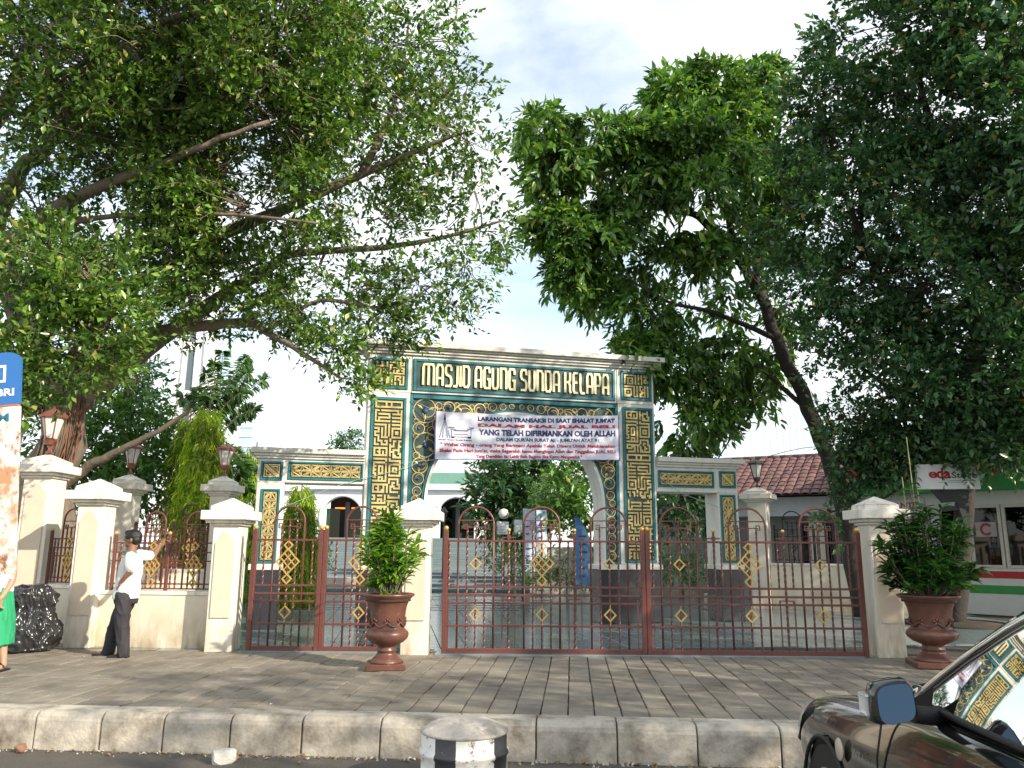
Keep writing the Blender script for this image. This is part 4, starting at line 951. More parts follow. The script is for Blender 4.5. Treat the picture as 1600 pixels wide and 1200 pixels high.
# --- smaller trees and shrubs
def weeping(label, px, pyt, pyb, d, w, n, seed):
    g = np.random.default_rng(seed); top = at(px, pyt, d); bot = at(px, pyb, d); bot[2] = 0; H_ = top[2]
    t = thing('weeping_tree', label, 'tree', tuple(map(float, bot)), 0, 'weeping mast trees'); b = MB(); b.tube([(0, 0, -.05), (.03, 0, H_ * .6), (0, 0, H_)], [.09, .06, .015], 7, bark); b.build('trunk', None, t)
    z = g.uniform(.04, .99, n) * H_; a = g.uniform(0, 6.28, n); prof = w * (.35 + .65 * np.clip((H_ - z) / (H_ * .45), 0, 1)) * np.clip(z / (H_ * .12), .5, 1) * g.uniform(.45, 1.0, n)
    P = np.stack([prof * np.cos(a), prof * np.sin(a), z], 1); D_ = np.stack([np.cos(a) * .35, np.sin(a) * .35, np.full(n, -1.)], 1) + g.normal(size=(n, 3)) * .15
    ps, dr, up, ln = spray(P, D_, 9, g.uniform(.3, .55, n), .20, .2, g, spread=.4); up = np.tile([0, 0, 1.], (len(ps), 1)) * .2 + np.repeat(np.stack([np.cos(a), np.sin(a), 0 * a], 1), 9, 0) + g.normal(size=(len(ps), 3)) * .3
    leaves('crown', ps, dr, up, ln, .17, weep_l, t, LO)
weeping('yellow green weeping mast tree between the two copper lanterns', 306, 628, 900, 17.2, .46, 1000, 3)
weeping('dark green weeping mast tree left of the yellow one', 276, 640, 900, 18.5, .42, 560, 4)
weeping('weeping mast tree seen through the left wing opening', 462, 752, 930, 20.5, .45, 700, 5)
weeping('weeping mast tree half hidden behind the left wing', 385, 690, 930, 22, .5, 560, 6)
# upright tree with feathery leaf fronds
g = np.random.default_rng(21); B0 = at(335, 900, 19); B0[2] = 0
t = thing('feathery_tree', 'upright tree with long feathery leaf fronds left of the gateway', 'tree', tuple(map(float, B0)), 0); wd = MB(); AP = []; AD = []; AU = []; AL = []
stems = [(335, 640, 375, 560), (335, 650, 350, 535), (330, 660, 322, 575), (345, 660, 395, 565), (340, 680, 392, 640), (330, 690, 300, 620), (340, 660, 365, 600), (345, 700, 385, 690), (330, 640, 336, 585), (335, 720, 375, 720), (328, 720, 318, 680)]
b = MB(); b.tube([(0, 0, -.05), at(338, 760, 19) - B0, at(336, 640, 19) - B0], [.1, .08, .04], 7, bark); b.build('trunk', None, t)
for (x0, y0, x1, y1) in stems * 2:
    dz = g.uniform(-.7, .7); a, c = at(x0 + g.uniform(-8, 8), y0, 19) - B0, at(x1 + g.uniform(-14, 14), y1 + g.uniform(0, 40), 19 + dz) - B0
    P = smooth_path([a, (a + c) / 2 + (0, 0, .1), c, c + (c - a) * .12 + (0, 0, -.08)], 8); wd.tube(P, [.018 * (1 - k / len(P)) + .003 for k in range(len(P))], 4, bark)
    for k, p in enumerate(P[4:]):
        tg = P[min(k + 5, len(P) - 1)] - P[k + 3]; tg = tg / (np.linalg.norm(tg) + 1e-9); s_ = np.cross(tg, (0, -1., .2)); s_ /= np.linalg.norm(s_)
        for sg in (-1, 1):
            for e in (0, .5): AP.append(p + tg * .07 * e); AD.append(s_ * sg + tg * .25 + g.normal(size=3) * .2 + np.array([0, 0, -.35])); AU.append(g.normal(size=3) * .3 + np.array([0, -.6, .8])); AL.append(.24 * g.uniform(.7, 1.1))
tag(wd.build('fronds', None, t), kind='stuff'); leaves('crown', np.array(AP), np.array(AD), np.array(AU), np.array(AL), .36, shrub_l, t, LO)
def bush(name, label, spots, leaf, seed, cat='shrub', leafL=.16, group=None, lw=.42, n0=1, hole=-1.4, droop=.2, tmpl=RH, wood=None, stem=True):
    sp = [(at(x, y, d), r, n) for x, y, d, r, n in spots]; c = np.mean([s_[0] for s_ in sp], 0); base = np.array([c[0], c[1], 0.])
    limbs = [([base, base + (0, .02, c[2] * .5), base + (0, 0, max(.2, c[2]))], .05 if c[2] > 1 else .02, .02)]
    return tree(name, label, limbs, [(p, r, n) for p, r, n in sp], leaf, wood or bark, leafn=9, twl=leafL * 2.6, leafL=leafL, lw=lw, droop=droop, hole=hole, tmpl=tmpl, seed=seed, group=group, cat=cat, bare=.1)
bush('shrub', 'dense green shrubs behind the wall at the far left', [(150, 700, 19, 1.2, 170), (210, 690, 19, 1.1, 160), (130, 760, 18, .9, 110), (200, 760, 18, .9, 110), (250, 730, 19.5, .8, 90), (100, 690, 20, 1.0, 90), (40, 690, 20, 1.1, 60)], shrub_l, 31, leafL=.2)
bush('background_tree', 'small leafy tree hanging over the left lantern and shrubs', [(205, 600, 20, .9, 70), (225, 640, 20, .8, 60), (185, 640, 20.5, .9, 70), (205, 570, 20, .6, 30)], dark_l, 32, 'tree', leafL=.2)
bush('background_tree', 'dark rounded tree behind the arch under the banner', [(800, 740, 31, 1.5, 150), (780, 770, 31, 1.3, 120), (840, 760, 31, 1.4, 130), (810, 800, 31, 1.2, 100), (760, 800, 31.5, .9, 60), (770, 725, 31, 1.0, 60), (850, 720, 31, .9, 50), (790, 830, 31, .6, 40)], dark_l, 33, 'tree', leafL=.32)
bush('background_tree', 'sunlit green tree behind the right jamb of the arch', [(890, 770, 25, 1.0, 110), (920, 800, 25, .9, 90), (880, 810, 25, .8, 80), (905, 740, 25.5, .8, 60), (870, 780, 26, .8, 60), (920, 840, 25, .5, 40)], lean_l, 34, 'tree', leafL=.24)
bush('background_tree', 'dark tree seen through the right wing opening', [(1060, 785, 25, .9, 90), (1040, 810, 25, .7, 60), (1085, 770, 25, .6, 50)], dark_l, 35, 'tree', leafL=.22)
bush('low_hedge', 'clipped dark hedge behind the blue feather banner', [(860 + 26 * k, 893 + 4 * k, 21 - .5 * k, .38, 46) for k in range(3)], shrub_l, 36, 'hedge', leafL=.09, hole=-3)
bush('low_hedge', 'clipped dark hedge along the path to the mosque stairs', [(770 + 18 * k, 868 + 6 * k, 27 - k, .5, 46) for k in range(5)], shrub_l, 37, 'hedge', leafL=.1, hole=-3)
bush('low_hedge', 'dark hedge beyond the right wing opening', [(1035 + 18 * k, 888, 21.5, .42, 46) for k in range(4)], dark_l, 38, 'hedge', leafL=.1, hole=-3)
bush('low_hedge', 'dark hedge below the weeping mast tree at the left wing', [(470 + 14 * k, 868, 30, .6, 50) for k in range(3)], shrub_l, 39, 'hedge', leafL=.12, hole=-3)
bush('background_tree', 'far dark treetop above the left wing cornice', [(545, 695, 90, 1.6, 60), (560, 690, 90, 1.8, 70), (525, 700, 90, 1.2, 40)], dark_l, 41, 'tree', leafL=.5)
# ---------------------------------------------------------------- urns with plants
def urn(label, x, y, s, rz):
    t = thing('urn', label, 'urn', (x, y, 0), rz, 'copper coloured urns by the gate')
    b = MB(); b.bbox(-.235 * s, .235 * s, -.235 * s, .235 * s, 0, .075, .012, terra); b.build('base', None, t)
    prof = [(.20, .076), (.20, .09), (.165, .12), (.125, .165), (.105, .20), (.115, .205), (.118, .225), (.108, .235), (.11, .25), (.105, .265), (.125, .28), (.20, .315), (.245, .36), (.258, .40), (.25, .435), (.225, .46), (.205, .475), (.20, .50), (.205, .56), (.212, .64), (.222, .72), (.245, .79), (.285, .845), (.315, .865), (.318, .885), (.305, .893), (.285, .885), (.27, .86), (.27, .83)]
    b = MB(); b.lathe([(r * s, z) for r, z in prof], 36, m=terra); b.build('bowl', None, t)
    b = MB()                                                     # swag relief round the waist
    for k in range(8):
        a0 = 2 * math.pi * k / 8; pts = []
        for j in range(9):
            u = j / 8; a = a0 + u * 2 * math.pi / 8; r = (.212 + .004) * s; pts.append((r * math.cos(a), r * math.sin(a), .56 - .055 * math.sin(math.pi * u)))
        b.tube(pts, .011, 5, terra)
        for e in (-1, 0, 1): a = a0 + e * .12; b.lathe([(.001, -.02), (.014, 0), (.001, .02)], 5, (.215 * s * math.cos(a), .215 * s * math.sin(a), .575 + .02 * (e == 0)), terra)
    b.build('swag_relief', None, t)
    b = MB(); b.lathe([(.272 * s, .80), (.27 * s, .835), (.15, .85), (.001, .86)], 20, m=soil); b.build('soil', None, t)
    return t
urn('copper urn holding the slim bright green plant before the cream pier', -1.52, 10.28, 1.02, .12)
urn('copper urn holding the bushy plant beside the dark car', 5.42, 10.72, 1.20, -.2)
def rosettes(name, label, x, y, z, stems, leafL, n, mat, lw, seed):
    g = np.random.default_rng(seed); t = thing(name, label, 'plant', (x, y, z), 0, 'plants growing in the urns'); wd = MB(); AP = []; AD = []; AU = []; AL = []
    for (dx, dy, h, l, dens) in stems:
        a = np.array([dx * .25, dy * .25, 0]); c = np.array([dx, dy, h]); P = smooth_path([a, (a + c) / 2 + np.array([dx * .12, dy * .12, .05]), c], 5); wd.tube(P, [.011 - .006 * k / len(P) for k in range(len(P))], 5, bark)
        for k in range(int(n * dens)):
            u = 1 - abs(g.normal(0, .30)); u = max(u, .12) if u > .12 else g.uniform(.15, 1); i = u * (len(P) - 1); i0 = int(i); p = P[i0] + (P[min(i0 + 1, len(P) - 1)] - P[i0]) * (i - i0)
            ang = g.uniform(0, 6.28); AP.append(p); AD.append((math.cos(ang), math.sin(ang), g.uniform(-.25, .75) + (.4 if u > .95 else 0))); AU.append(g.normal(size=3) * .25 + np.array([0, 0, 1.])); AL.append(leafL * g.uniform(.6, 1.15) * l)
    tag(wd.build('stems', None, t), kind='stuff'); leaves('foliage', np.array(AP), np.array(AD), np.array(AU), np.array(AL), lw, mat, t, LO)
g = np.random.default_rng(5); st = []
for k in range(34):
    h = g.uniform(.42, 1.05) if k else 1.12; w = .32 * math.exp(-((h - .62) / .26) ** 2) + .06; a = g.uniform(0, 6.28); r = w * math.sqrt(g.uniform(.1, 1)); st.append((r * math.cos(a), r * math.sin(a), h, 1.0, 1))
for k in range(30): a = g.uniform(0, 6.28); r = g.uniform(.03, .24); st.append((r * math.cos(a), r * math.sin(a), g.uniform(.12, .42), .8, .7))
rosettes('slim_plant', 'bright green leafy plant growing from the urn at the cream pier', -1.52, 10.28, .84, st, .21, 26, pot_l, .26, 6)
st = []
for k in range(30): a = g.uniform(0, 6.28); r = g.uniform(.1, .5); st.append((r * math.cos(a), r * math.sin(a), g.uniform(.12, .35), .9, .8))
for k in range(64):
    h = g.uniform(.18, 1.15); w = .62 * math.sqrt(max(.05, 1 - ((h - .55) / .68) ** 2)); a = g.uniform(0, 6.28); r = w * math.sqrt(g.uniform(.15, 1)); st.append((r * math.cos(a) * 1.04, r * math.sin(a) * .85, h, 1.0, 1))
st += [(-.10, 0, 1.46, .9, .8), (-.03, .05, 1.30, .9, .7), (.10, 0, 1.22, .9, .7)]
rosettes('bushy_plant', 'dark green bushy plant growing from the urn beside the car', 5.42, 10.72, .84, st, .205, 27, dpot_l, .27, 7)
b = MB()
for x, y, h in ((5.33, 10.72, 2.95), (5.26, 10.80, 2.42), (5.44, 10.78, 2.32)): b.tube([(x + .06, y, .85), (x, y, h)], [.010, .006], 5, M('bamboo', (.30, .27, .12), .6))
tag(b.build('plant_canes'), 'thin pale canes standing up out of the bushy urn plant', 'canes')

# ---------------------------------------------------------------- people
skin = M('skin', (.27, .135, .085), .55, var=.05, scale=8); skin2 = M('skin_light', (.42, .25, .17), .55, var=.05); hairm = M('black_hair', (.010, .009, .009), .45, var=.3, scale=60, bump=.4, bscale=120)
shirt = M('white_polo', (.76, .76, .75), .85, var=.05, bump=.35, bscale=11); collar = M('green_collar', (.06, .22, .14), .8); trous = M('charcoal_trousers', (.028, .026, .032), .8, var=.2, scale=8, bump=.45, bscale=12, stretch=(1, 1, .6)); sand = M('dark_sandal', (.02, .015, .013), .6); greenskirt = M('green_cloth', (.02, .30, .13), .8, var=.15, scale=8, bump=.4, bscale=9, stretch=(1, 1, .5))
def loft(mb, rings, n=18, m=None):
    """closed tube through rings (centre, half width, half depth, axis yaw)"""
    base = len(mb.v); k = mb.mi(m) if m else 0
    R = [(np.array(c, float), a, d, yw) for c, a, d, yw in rings]
    for i, (c, a, d, yw) in enumerate(R):
        t = R[min(i + 1, len(R) - 1)][0] - R[max(i - 1, 0)][0]; t = t / (np.linalg.norm(t) + 1e-9)
        x = np.array([math.cos(yw), math.sin(yw), 0]); x = x - t * (x @ t); x /= np.linalg.norm(x); y = np.cross(t, x)
        for j in range(n): q = 2 * math.pi * j / n; mb.v.append(tuple(c + x * a * math.cos(q) + y * d * math.sin(q)))
    for i in range(len(R) - 1):
        for j in range(n): a, b_ = base + i * n + j, base + i * n + (j + 1) % n; mb.f.append([a, b_, b_ + n, a + n]); mb.m.append(k); mb.sm.append(True)
    mb.f.append([base + j for j in range(n)][::-1]); mb.f.append([base + (len(R) - 1) * n + j for j in range(n)]); mb.m += [k, k]; mb.sm += [True, True]
def limb(mb, pts, rads, n=14):
    P = [np.array(p, float) for p in pts]; P = smooth_path(P, 3) if len(P) > 2 else P; r = np.interp(np.linspace(0, 1, len(P)), np.linspace(0, 1, len(rads)), rads); mb.tube(P, list(r), n)
    for p, q in ((P[0], r[0]), (P[-1], r[-1])): ball(mb, p, (q, q, q))
def ball(mb, c, r, n=14): mb.lathe([(.001, -1)] + [(math.cos(a), math.sin(a)) for a in np.linspace(-1.35, 1.35, 9)] + [(.001, 1)], n); k = (1 + 9 + 1) * n; mb.v[-k:] = [(c[0] + x * r[0], c[1] + y * r[1], c[2] + z * r[2]) for x, y, z in mb.v[-k:]]
def fuse(mb, name, mat, parent, vox=.009, smooth=3, loc=(0, 0, 0), crease=0, cs=(9, 9, 4)):
    """melts overlapping shapes into one continuous surface"""
    o = link('fuse_tmp', mb.mesh('fuse_tmp'), None); r = o.modifiers.new('r', 'REMESH'); r.mode = 'VOXEL'; r.voxel_size = vox; r.use_smooth_shade = True
    s = o.modifiers.new('s', 'SMOOTH'); s.iterations = smooth; s.factor = .5
    bpy.context.view_layer.update(); me = bpy.data.meshes.new_from_object(o.evaluated_get(bpy.context.evaluated_depsgraph_get())); old = o.data; bpy.data.objects.remove(o); bpy.data.meshes.remove(old)
    if crease:                                               # cloth folds
        from mathutils import noise as nz_
        nr = [v.normal.copy() for v in me.vertices]
        for v, q in zip(me.vertices, nr):
            c = v.co; p = Vector((c.x * cs[0] + c.z * 3, c.y * cs[1], c.z * cs[2] + c.x * 4)); w = (1 - abs(nz_.noise(p)) * 2.2); v.co = c + q * crease * (max(0, w) ** 2 - .3)
    me.name = name; me.materials.clear(); me.materials.append(mat); me.polygons.foreach_set('use_smooth', [True] * len(me.polygons)); return link(name, me, parent, loc)
def hand(mb, w, d, side, L=.17, curl=.6, thumb=1):
    """palm and five fingers; w wrist, d direction of the fingers, side across the palm"""
    w, d, side = np.array(w, float), np.array(d, float) / np.linalg.norm(d), np.array(side, float); side -= d * (side @ d); side /= np.linalg.norm(side); nrm = np.cross(d, side)
    pl = L * .5
    for k in range(4):
        o = (k - 1.5) * .019; a = w + side * o * .7; b_ = w + d * pl + side * o; mb.tube([a, b_], [.016, .013], 8); ball(mb, b_, (.012,) * 3, 8)
        f = L * (.40, .46, .44, .34)[k]; p, dd = b_, d.copy(); c = curl * (1 + .1 * k)
        for s_ in (.45, .32, .28): dd = dd * math.cos(c) + nrm * math.sin(c); dd /= np.linalg.norm(dd); q_ = p + dd * f * s_; mb.tube([p, q_], [.0095, .008], 7); ball(mb, q_, (.0082,) * 3, 8); p = q_
    a = w + d * pl * .3 + side * -.03 * thumb; p = a + side * -.03 * thumb + d * .03 + nrm * .012; mb.tube([a, p], [.013, .011], 7); q_ = p + d * .035 + nrm * .014; mb.tube([p, q_], [.010, .008], 7); ball(mb, q_, (.008,) * 3, 8)
Y = 11.2
boy = thing('person', 'man in white polo shirt and dark trousers leaning with one hand on the iron fence', 'person', (-5.2, 11.2, 0)); O = np.array([-5.2, 11.2, 0.])
A = lambda x, y, d=0: at(x, y, Y + d) - O
neck = A(206, 862); sh = A(207, 869); shL = A(204, 872, -.16); shR = A(217, 868, .13); hip = A(198, 926)
hipL = hip + (.0, -.085, -.03); hipR = hip + (.01, .085, -.03)
kneeL = A(191, 977, -.09); ankL = A(193, 1021, -.09); kneeR = A(181, 975, .07); ankR = A(169, 1018, .10)
elL = A(207, 889, -.24); wrL = A(188, 911, -.16); elR = A(240, 869, .28); wrR = A(250, 852, .55)
head = A(207, 842)
b = MB()
# skull, jaw, neck, ears, nose, brow, lips
ball(b, head + (.008, 0, .012), (.106, .082, .108)); ball(b, head + (-.028, 0, -.048), (.062, .055, .062)); limb(b, [neck + (0, 0, -.05), neck, head + (.02, 0, -.05)], [.062, .054, .052]); b.tube([head + (-.090, 0, .012), head + (-.107, 0, -.022)], [.008, .015], 8); ball(b, head + (-.106, 0, -.024), (.012, .013, .009), 8)
ball(b, head + (-.083, 0, -.052), (.013, .022, .006), 8); ball(b, head + (-.083, 0, -.064), (.013, .020, .007), 8); ball(b, head + (-.07, 0, -.095), (.022, .026, .018), 8); ball(b, head + (-.082, 0, .028), (.016, .05, .010), 8)
for sg in (-1, 1): ball(b, head + (.020, sg * .079, -.012), (.020, .010, .034), 8)
loft(b, [(hip + (0, 0, -.08), .12, .14, 0), (hip + (0, 0, .1), .11, .13, 0), (sh + (0, 0, -.2), .11, .15, 0), (sh + (0, 0, -.04), .09, .16, 0), (sh + (0, 0, .02), .05, .08, 0)])
limb(b, [shL, elL], [.046, .037]); limb(b, [elL, (elL + wrL) / 2, wrL], [.037, .036, .025]); hand(b, wrL, wrL - elL + (0, .02, -.03), (0, .3, 1), curl=.35, thumb=-1)
limb(b, [shR, elR], [.046, .037]); limb(b, [elR, (elR + wrR) / 2, wrR], [.037, .035, .024]); hand(b, wrR, (.5, .45, .5), (.2, -.3, .9), curl=.75, thumb=-1)
for h_, k_, a_ in ((hipL, kneeL, ankL), (hipR, kneeR, ankR)): limb(b, [h_, k_, a_], [.075, .052, .036]); limb(b, [a_ + (.03, 0, -.03), a_ + (-.06, 0, -.055), a_ + (-.16, -.01, -.06)], [.034, .034, .026])
fuse(b, 'body', skin, boy, .0065, 2)
b = MB(); ball(b, head + (.014, 0, .034), (.116, .092, .100)); ball(b, head + (.050, 0, -.01), (.076, .084, .080)); ball(b, head + (-.055, 0, .085), (.055, .065, .035)); hr = fuse(b, 'hair', hairm, boy, .008, 2)
b = MB()
for sg in (-1, 1): ball(b, head + (-.084, sg * .030, .010), (.010, .013, .007), 8); b.tube([head + (-.094, sg * .015, .032), head + (-.088, sg * .045, .034)], .004, 5)
b.build('eyes', hairm, boy)
b = MB(); loft(b, [(hip + (.0, 0, -.075), .168, .170, 0), (hip + (.0, 0, .03), .160, .165, 0), (sh + (-.01, 0, -.28), .150, .165, 0), (sh + (-.005, 0, -.13), .140, .185, 0), (sh + (0, 0, -.03), .10, .175, 0), (sh + (0, 0, .035), .062, .075, 0)], 22)
limb(b, [shL, shL + (elL - shL) * .80], [.080, .076]); limb(b, [shR, shR + (elR - shR) * .70], [.078, .066]); fuse(b, 'shirt', shirt, boy, .009, 3, crease=.014)
b = MB(); loft(b, [(neck + (-.004, 0, -.050), .098, .098, 0), (neck + (0, 0, -.012), .074, .072, 0), (neck + (.003, 0, .008), .066, .064, 0)], 20); b.build('collar', collar, boy)
b = MB(); loft(b, [(hip + (0, 0, -.14), .150, .150, 0), (hip + (0, 0, -.02), .148, .152, 0), (hip + (0, 0, .03), .135, .145, 0)])
for h_, k_, a_ in ((hipL, kneeL, ankL), (hipR, kneeR, ankR)): limb(b, [h_ + (0, 0, -.02), (h_ + k_) / 2, k_, (k_ + a_) / 2, a_ + (0, 0, -.005)], [.110, .105, .088, .082, .080])
fuse(b, 'trousers', trous, boy, .009, 2, crease=.013, cs=(11, 11, 5))
b = MB()
for a_ in (ankL, ankR): b.bbox(a_[0] - .20, a_[0] + .075, a_[1] - .045, a_[1] + .045, .004, .030, .008, sand); b.tube([a_ + (-.09, -.045, -.055), a_ + (-.085, 0, -.012), a_ + (-.09, .045, -.055)], .014, 6, sand)
b.build('sandals', sand, boy)
# woman mostly hidden by the rusty sign
wm = thing('person', 'woman in green clothes mostly hidden behind the rusty sign', 'person', (-6.07, 9.95, 0)); O = np.array([-6.02, 9.95, 0.]); A = lambda x, y, d=0: at(x, y, 9.95 + d) - O
head = A(12, 845); neck = A(8, 866); hip = A(0, 930); an = A(12, 1034)
b = MB(); ball(b, head, (.095, .085, .115)); limb(b, [neck + (0, 0, -.04), head + (0, 0, -.06)], [.055, .05]); loft(b, [(hip, .15, .13, 0), (neck + (0, 0, -.25), .14, .11, 0), (neck + (0, 0, -.05), .15, .09, 0), (neck, .06, .06, 0)])
ball(b, head + (.0, -.088, -.01), (.012, .018, .02), 8); ball(b, head + (0, -.07, -.06), (.03, .03, .03), 8)
for sg in (-1, 1): limb(b, [neck + (sg * .15, 0, -.06), neck + (sg * .19, -.02, -.3), neck + (sg * .15, -.12, -.5)], [.05, .04, .03]); hand(b, neck + (sg * .15, -.12, -.5), (0, -.3, -1), (0, 1, 0), thumb=sg)
limb(b, [hip + (.05, 0, -.1), A(10, 985), an], [.09, .062, .036]); limb(b, [hip + (-.12, .1, -.1), hip + (-.14, .14, -.45), an + (-.28, .16, .0)], [.09, .062, .036])
for a_ in (an, an + (-.28, .16, 0)): limb(b, [a_ + (0, .02, -.03), a_ + (.02, -.06, -.05), a_ + (.03, -.15, -.055)], [.034, .033, .025])
fuse(b, 'body', skin2, wm, .008, 2)
b = MB(); loft(b, [(A(2, 1008) + (-.03, 0, 0), .19, .2, 0), (A(2, 965), .185, .185, 0), (hip + (-.0, 0, -.05), .19, .16, 0), (hip + (0, 0, .1), .17, .14, 0)], 24); fuse(b, 'skirt', greenskirt, wm, .012, 1, crease=.018, cs=(14, 14, 2.5))
b = MB(); loft(b, [(hip + (0, 0, .04), .185, .155, 0), (neck + (0, 0, -.25), .17, .13, 0), (neck + (0, 0, -.06), .17, .10, 0), (neck + (0, 0, .0), .07, .07, 0)], 20); fuse(b, 'blouse', shirt, wm, .01, 2, crease=.012)
b = MB(); ball(b, head + (0, .015, .02), (.105, .10, .115)); ball(b, head + (.0, .07, -.03), (.08, .06, .10)); fuse(b, 'hair', hairm, wm, .01, 2)
b = MB()
for a_ in (an, an + (-.28, .16, 0)): b.bbox(a_[0] - .035, a_[0] + .065, a_[1] - .19, a_[1] + .06, .004, .026, .008, sand); b.tube([a_ + (-.03, -.08, -.05), a_ + (.015, -.08, -.012), a_ + (.06, -.08, -.05)], .014, 6, sand)
b.build('sandals', sand, wm)

# ---------------------------------------------------------------- rubbish bag, bollard, stones, litter
bagm = M('black_plastic', (.022, .022, .024), .24, var=.2, scale=6, bump=.45, bscale=7, spec=.6, stretch=(1.4, 1.4, .6))
bm = bmesh.new(); bmesh.ops.create_icosphere(bm, subdivisions=6, radius=1)
from mathutils import noise
for v in bm.verts:
    d = v.co.normalized(); z = (d.z + 1) / 2
    rad = np.interp(z, [0, .04, .15, .35, .52, .60, .66, .74, .86, .95, 1], [.30, .39, .43, .42, .36, .31, .295, .31, .31, .25, .10])
    a = math.atan2(d.y, d.x); h = z * .90
    nzv = noise.noise(Vector((d.x * 2.2, d.y * 2.2, z * 3))) * .05
    rg = 1 - abs(noise.noise(Vector((math.cos(a) * 4.2 + z * 2.5, math.sin(a) * 4.2 - z, z * 2.2)))) * 2; fold = max(0, rg) ** 3 * .05
    rg2 = 1 - abs(noise.noise(Vector((math.cos(a) * 8 + 5 + z * 5, math.sin(a) * 8, z * 4 + math.sin(a * 2))))) * 2
    pl_ = .018 * math.sin(a * 17 + 3 * noise.noise(Vector((d.x * 3, d.y * 3, 0)))) * math.exp(-((z - .63) / .12) ** 2)
    r = rad + nzv + fold + max(0, rg2) ** 3 * .030 + pl_
    v.co = Vector((math.cos(a) * r, math.sin(a) * r * .85, max(0.004, h + nzv * .6 + (.02 * noise.noise(Vector((a * 2, z * 6, 0)))))))
for f in bm.faces: f.smooth = True
me = bpy.data.meshes.new('rubbish_bag'); bm.to_mesh(me); bm.free(); me.materials.append(bagm); bag = link('rubbish_bag', me, None, (-6.86, 11.78, 0)); tag(bag, 'bulging black plastic rubbish bag tied in the middle against the wall', 'rubbish bag')
# bollard: painted drum filled with concrete
dr = M('chipped_white_paint', (.72, .70, .66), .55, var=.08, scale=6, bump=.25, bscale=30, col2=(.30, .17, .09), mask=(.62, .67), mscale=11, dirt=((.14, .12, .10), .58, .64, 17)); drk = M('chipped_black_paint', (.035, .035, .04), .45, var=.2, scale=20, col2=(.16, .12, .09), mask=(.62, .68), mscale=16); conc = M('drum_concrete', (.46, .41, .36), .9, var=.2, scale=9, bump=.5, bscale=40, col2=(.25, .21, .18), mask=(.5, .66), mscale=5, dirt=((.70, .67, .62), .58, .66, 9))
bo = thing('bollard', 'low drum bollard with black rectangles on chipped white paint at the kerb', 'bollard', (-.34, 6.38, -.3)); RB = .32
prof = [(RB, 0), (RB, .10), (RB + .012, .115), (RB + .012, .13), (RB, .145), (RB, .255), (RB + .014, .27), (RB + .014, .288), (RB, .305), (RB, .395), (RB - .004, .41)]
N = 48; b = MB(); b.lathe(prof, N, m=dr); b.mi(drk)
for i in range(len(prof) - 1):
    for j in range(N):
        ang = (j + .5) * 360 / N
        for c in (250, 333, 75, 160):
            if abs((ang - c + 180) % 360 - 180) < 16: b.m[i * N + j] = 1
b.build('drum', None, bo)
b = MB(); b.lathe([(RB - .003, .405), (RB + .006, .412), (RB + .006, .424), (RB - .012, .432), (.26, .462), (.18, .492), (.09, .508), (.001, .512)], N, m=conc); b.build('domed_top', None, bo)
def stone_at(label, x, y, z, s, m, seed, cat='stone', sub=2, cuts=None):
    bm = bmesh.new(); bmesh.ops.create_icosphere(bm, subdivisions=3, radius=1)
    for v in bm.verts:
        c = v.co.copy(); f = 1 + .35 * noise.noise(c * 1.3 + Vector((seed, 0, 0))); c *= f
        for k in range(3): c[k] = max(-.72, min(.72, c[k])) if cuts else c[k]
        v.co = Vector((c.x * s[0], c.y * s[1], c.z * s[2]))
    if not cuts:
        for f in bm.faces: f.smooth = True
    me = bpy.data.meshes.new('stone'); bm.to_mesh(me); bm.free(); me.materials.append(m); o = link('stone', me, None, (x, y, z + s[2] * .7), (0, 0, seed)); tag(o, label, cat)
rd = M('brick_rubble', (.22, .11, .075), .9, var=.2, scale=20, bump=.3); wl = M('white_rubble', (.50, .48, .44), .9, var=.2, scale=20, bump=.3, bscale=60)
p = at(383, 1192, 7.1); stone_at('broken white lump lying in the gutter by the kerb', -2.36, 7.10, -.3, (.13, .075, .075), wl, .5, cuts=1)
stone_at('larger reddish brick lump in the gutter at far left', -4.52, 7.46, -.3, (.065, .06, .065), rd, 1.3); stone_at('smaller reddish brick lump in the gutter at far left', -4.22, 7.40, -.3, (.048, .045, .045), rd, 2.2)
b = MB(); g = np.random.default_rng(9); lit = M('litter', (.55, .52, .44), .9); lit2 = M('dry_leaf', (.28, .19, .09), .9)
for k in range(70):
    x, y = kpt(g.uniform(-6, 6), g.uniform(.35, 4.1)); a = g.uniform(0, 6.28); s_ = g.uniform(.008, .028); c, d = math.cos(a) * s_, math.sin(a) * s_
    b.add([(x - c, y - d, .008), (x + d * .5, y - c * .5, .014), (x + c, y + d, .01), (x - d * .5, y + c * .5, .016)], [(0, 1, 2, 3)], lit if k % 3 == 0 else lit2)
for k in range(220):
    x, y = kpt(g.uniform(-5.5, 5), -abs(g.normal(.02, .09)) - .02); s_ = g.uniform(.006, .03); a = g.uniform(0, 6.28); c, d = math.cos(a) * s_, math.sin(a) * s_
    b.add([(x - c, y - d, -.295), (x + d * .6, y - c * .6, -.29 + s_ * .5), (x + c, y + d, -.292), (x - d * .6, y + c * .6, -.29 + s_ * .4)], [(0, 1, 2, 3)], lit2 if k % 4 else lit)
tag(b.build('litter', None), kind='stuff')
gm = MB()
for k in range(260):                                        # grit and tufts in the gutter
    s0 = g.uniform(-5.5, 4.5); x, y = kpt(s0, -abs(g.normal(0, .05)) - .012); h = g.uniform(.01, .035)
    gm.add([(x - .012, y, -.3), (x + .012, y - .008, -.3), (x, y + .012, -.3), (x, y, -.3 + h)], [(0, 1, 3), (1, 2, 3), (2, 0, 3)], kerbm if k % 3 else lit2)
tag(gm.build('gutter_grit', None), kind='stuff')
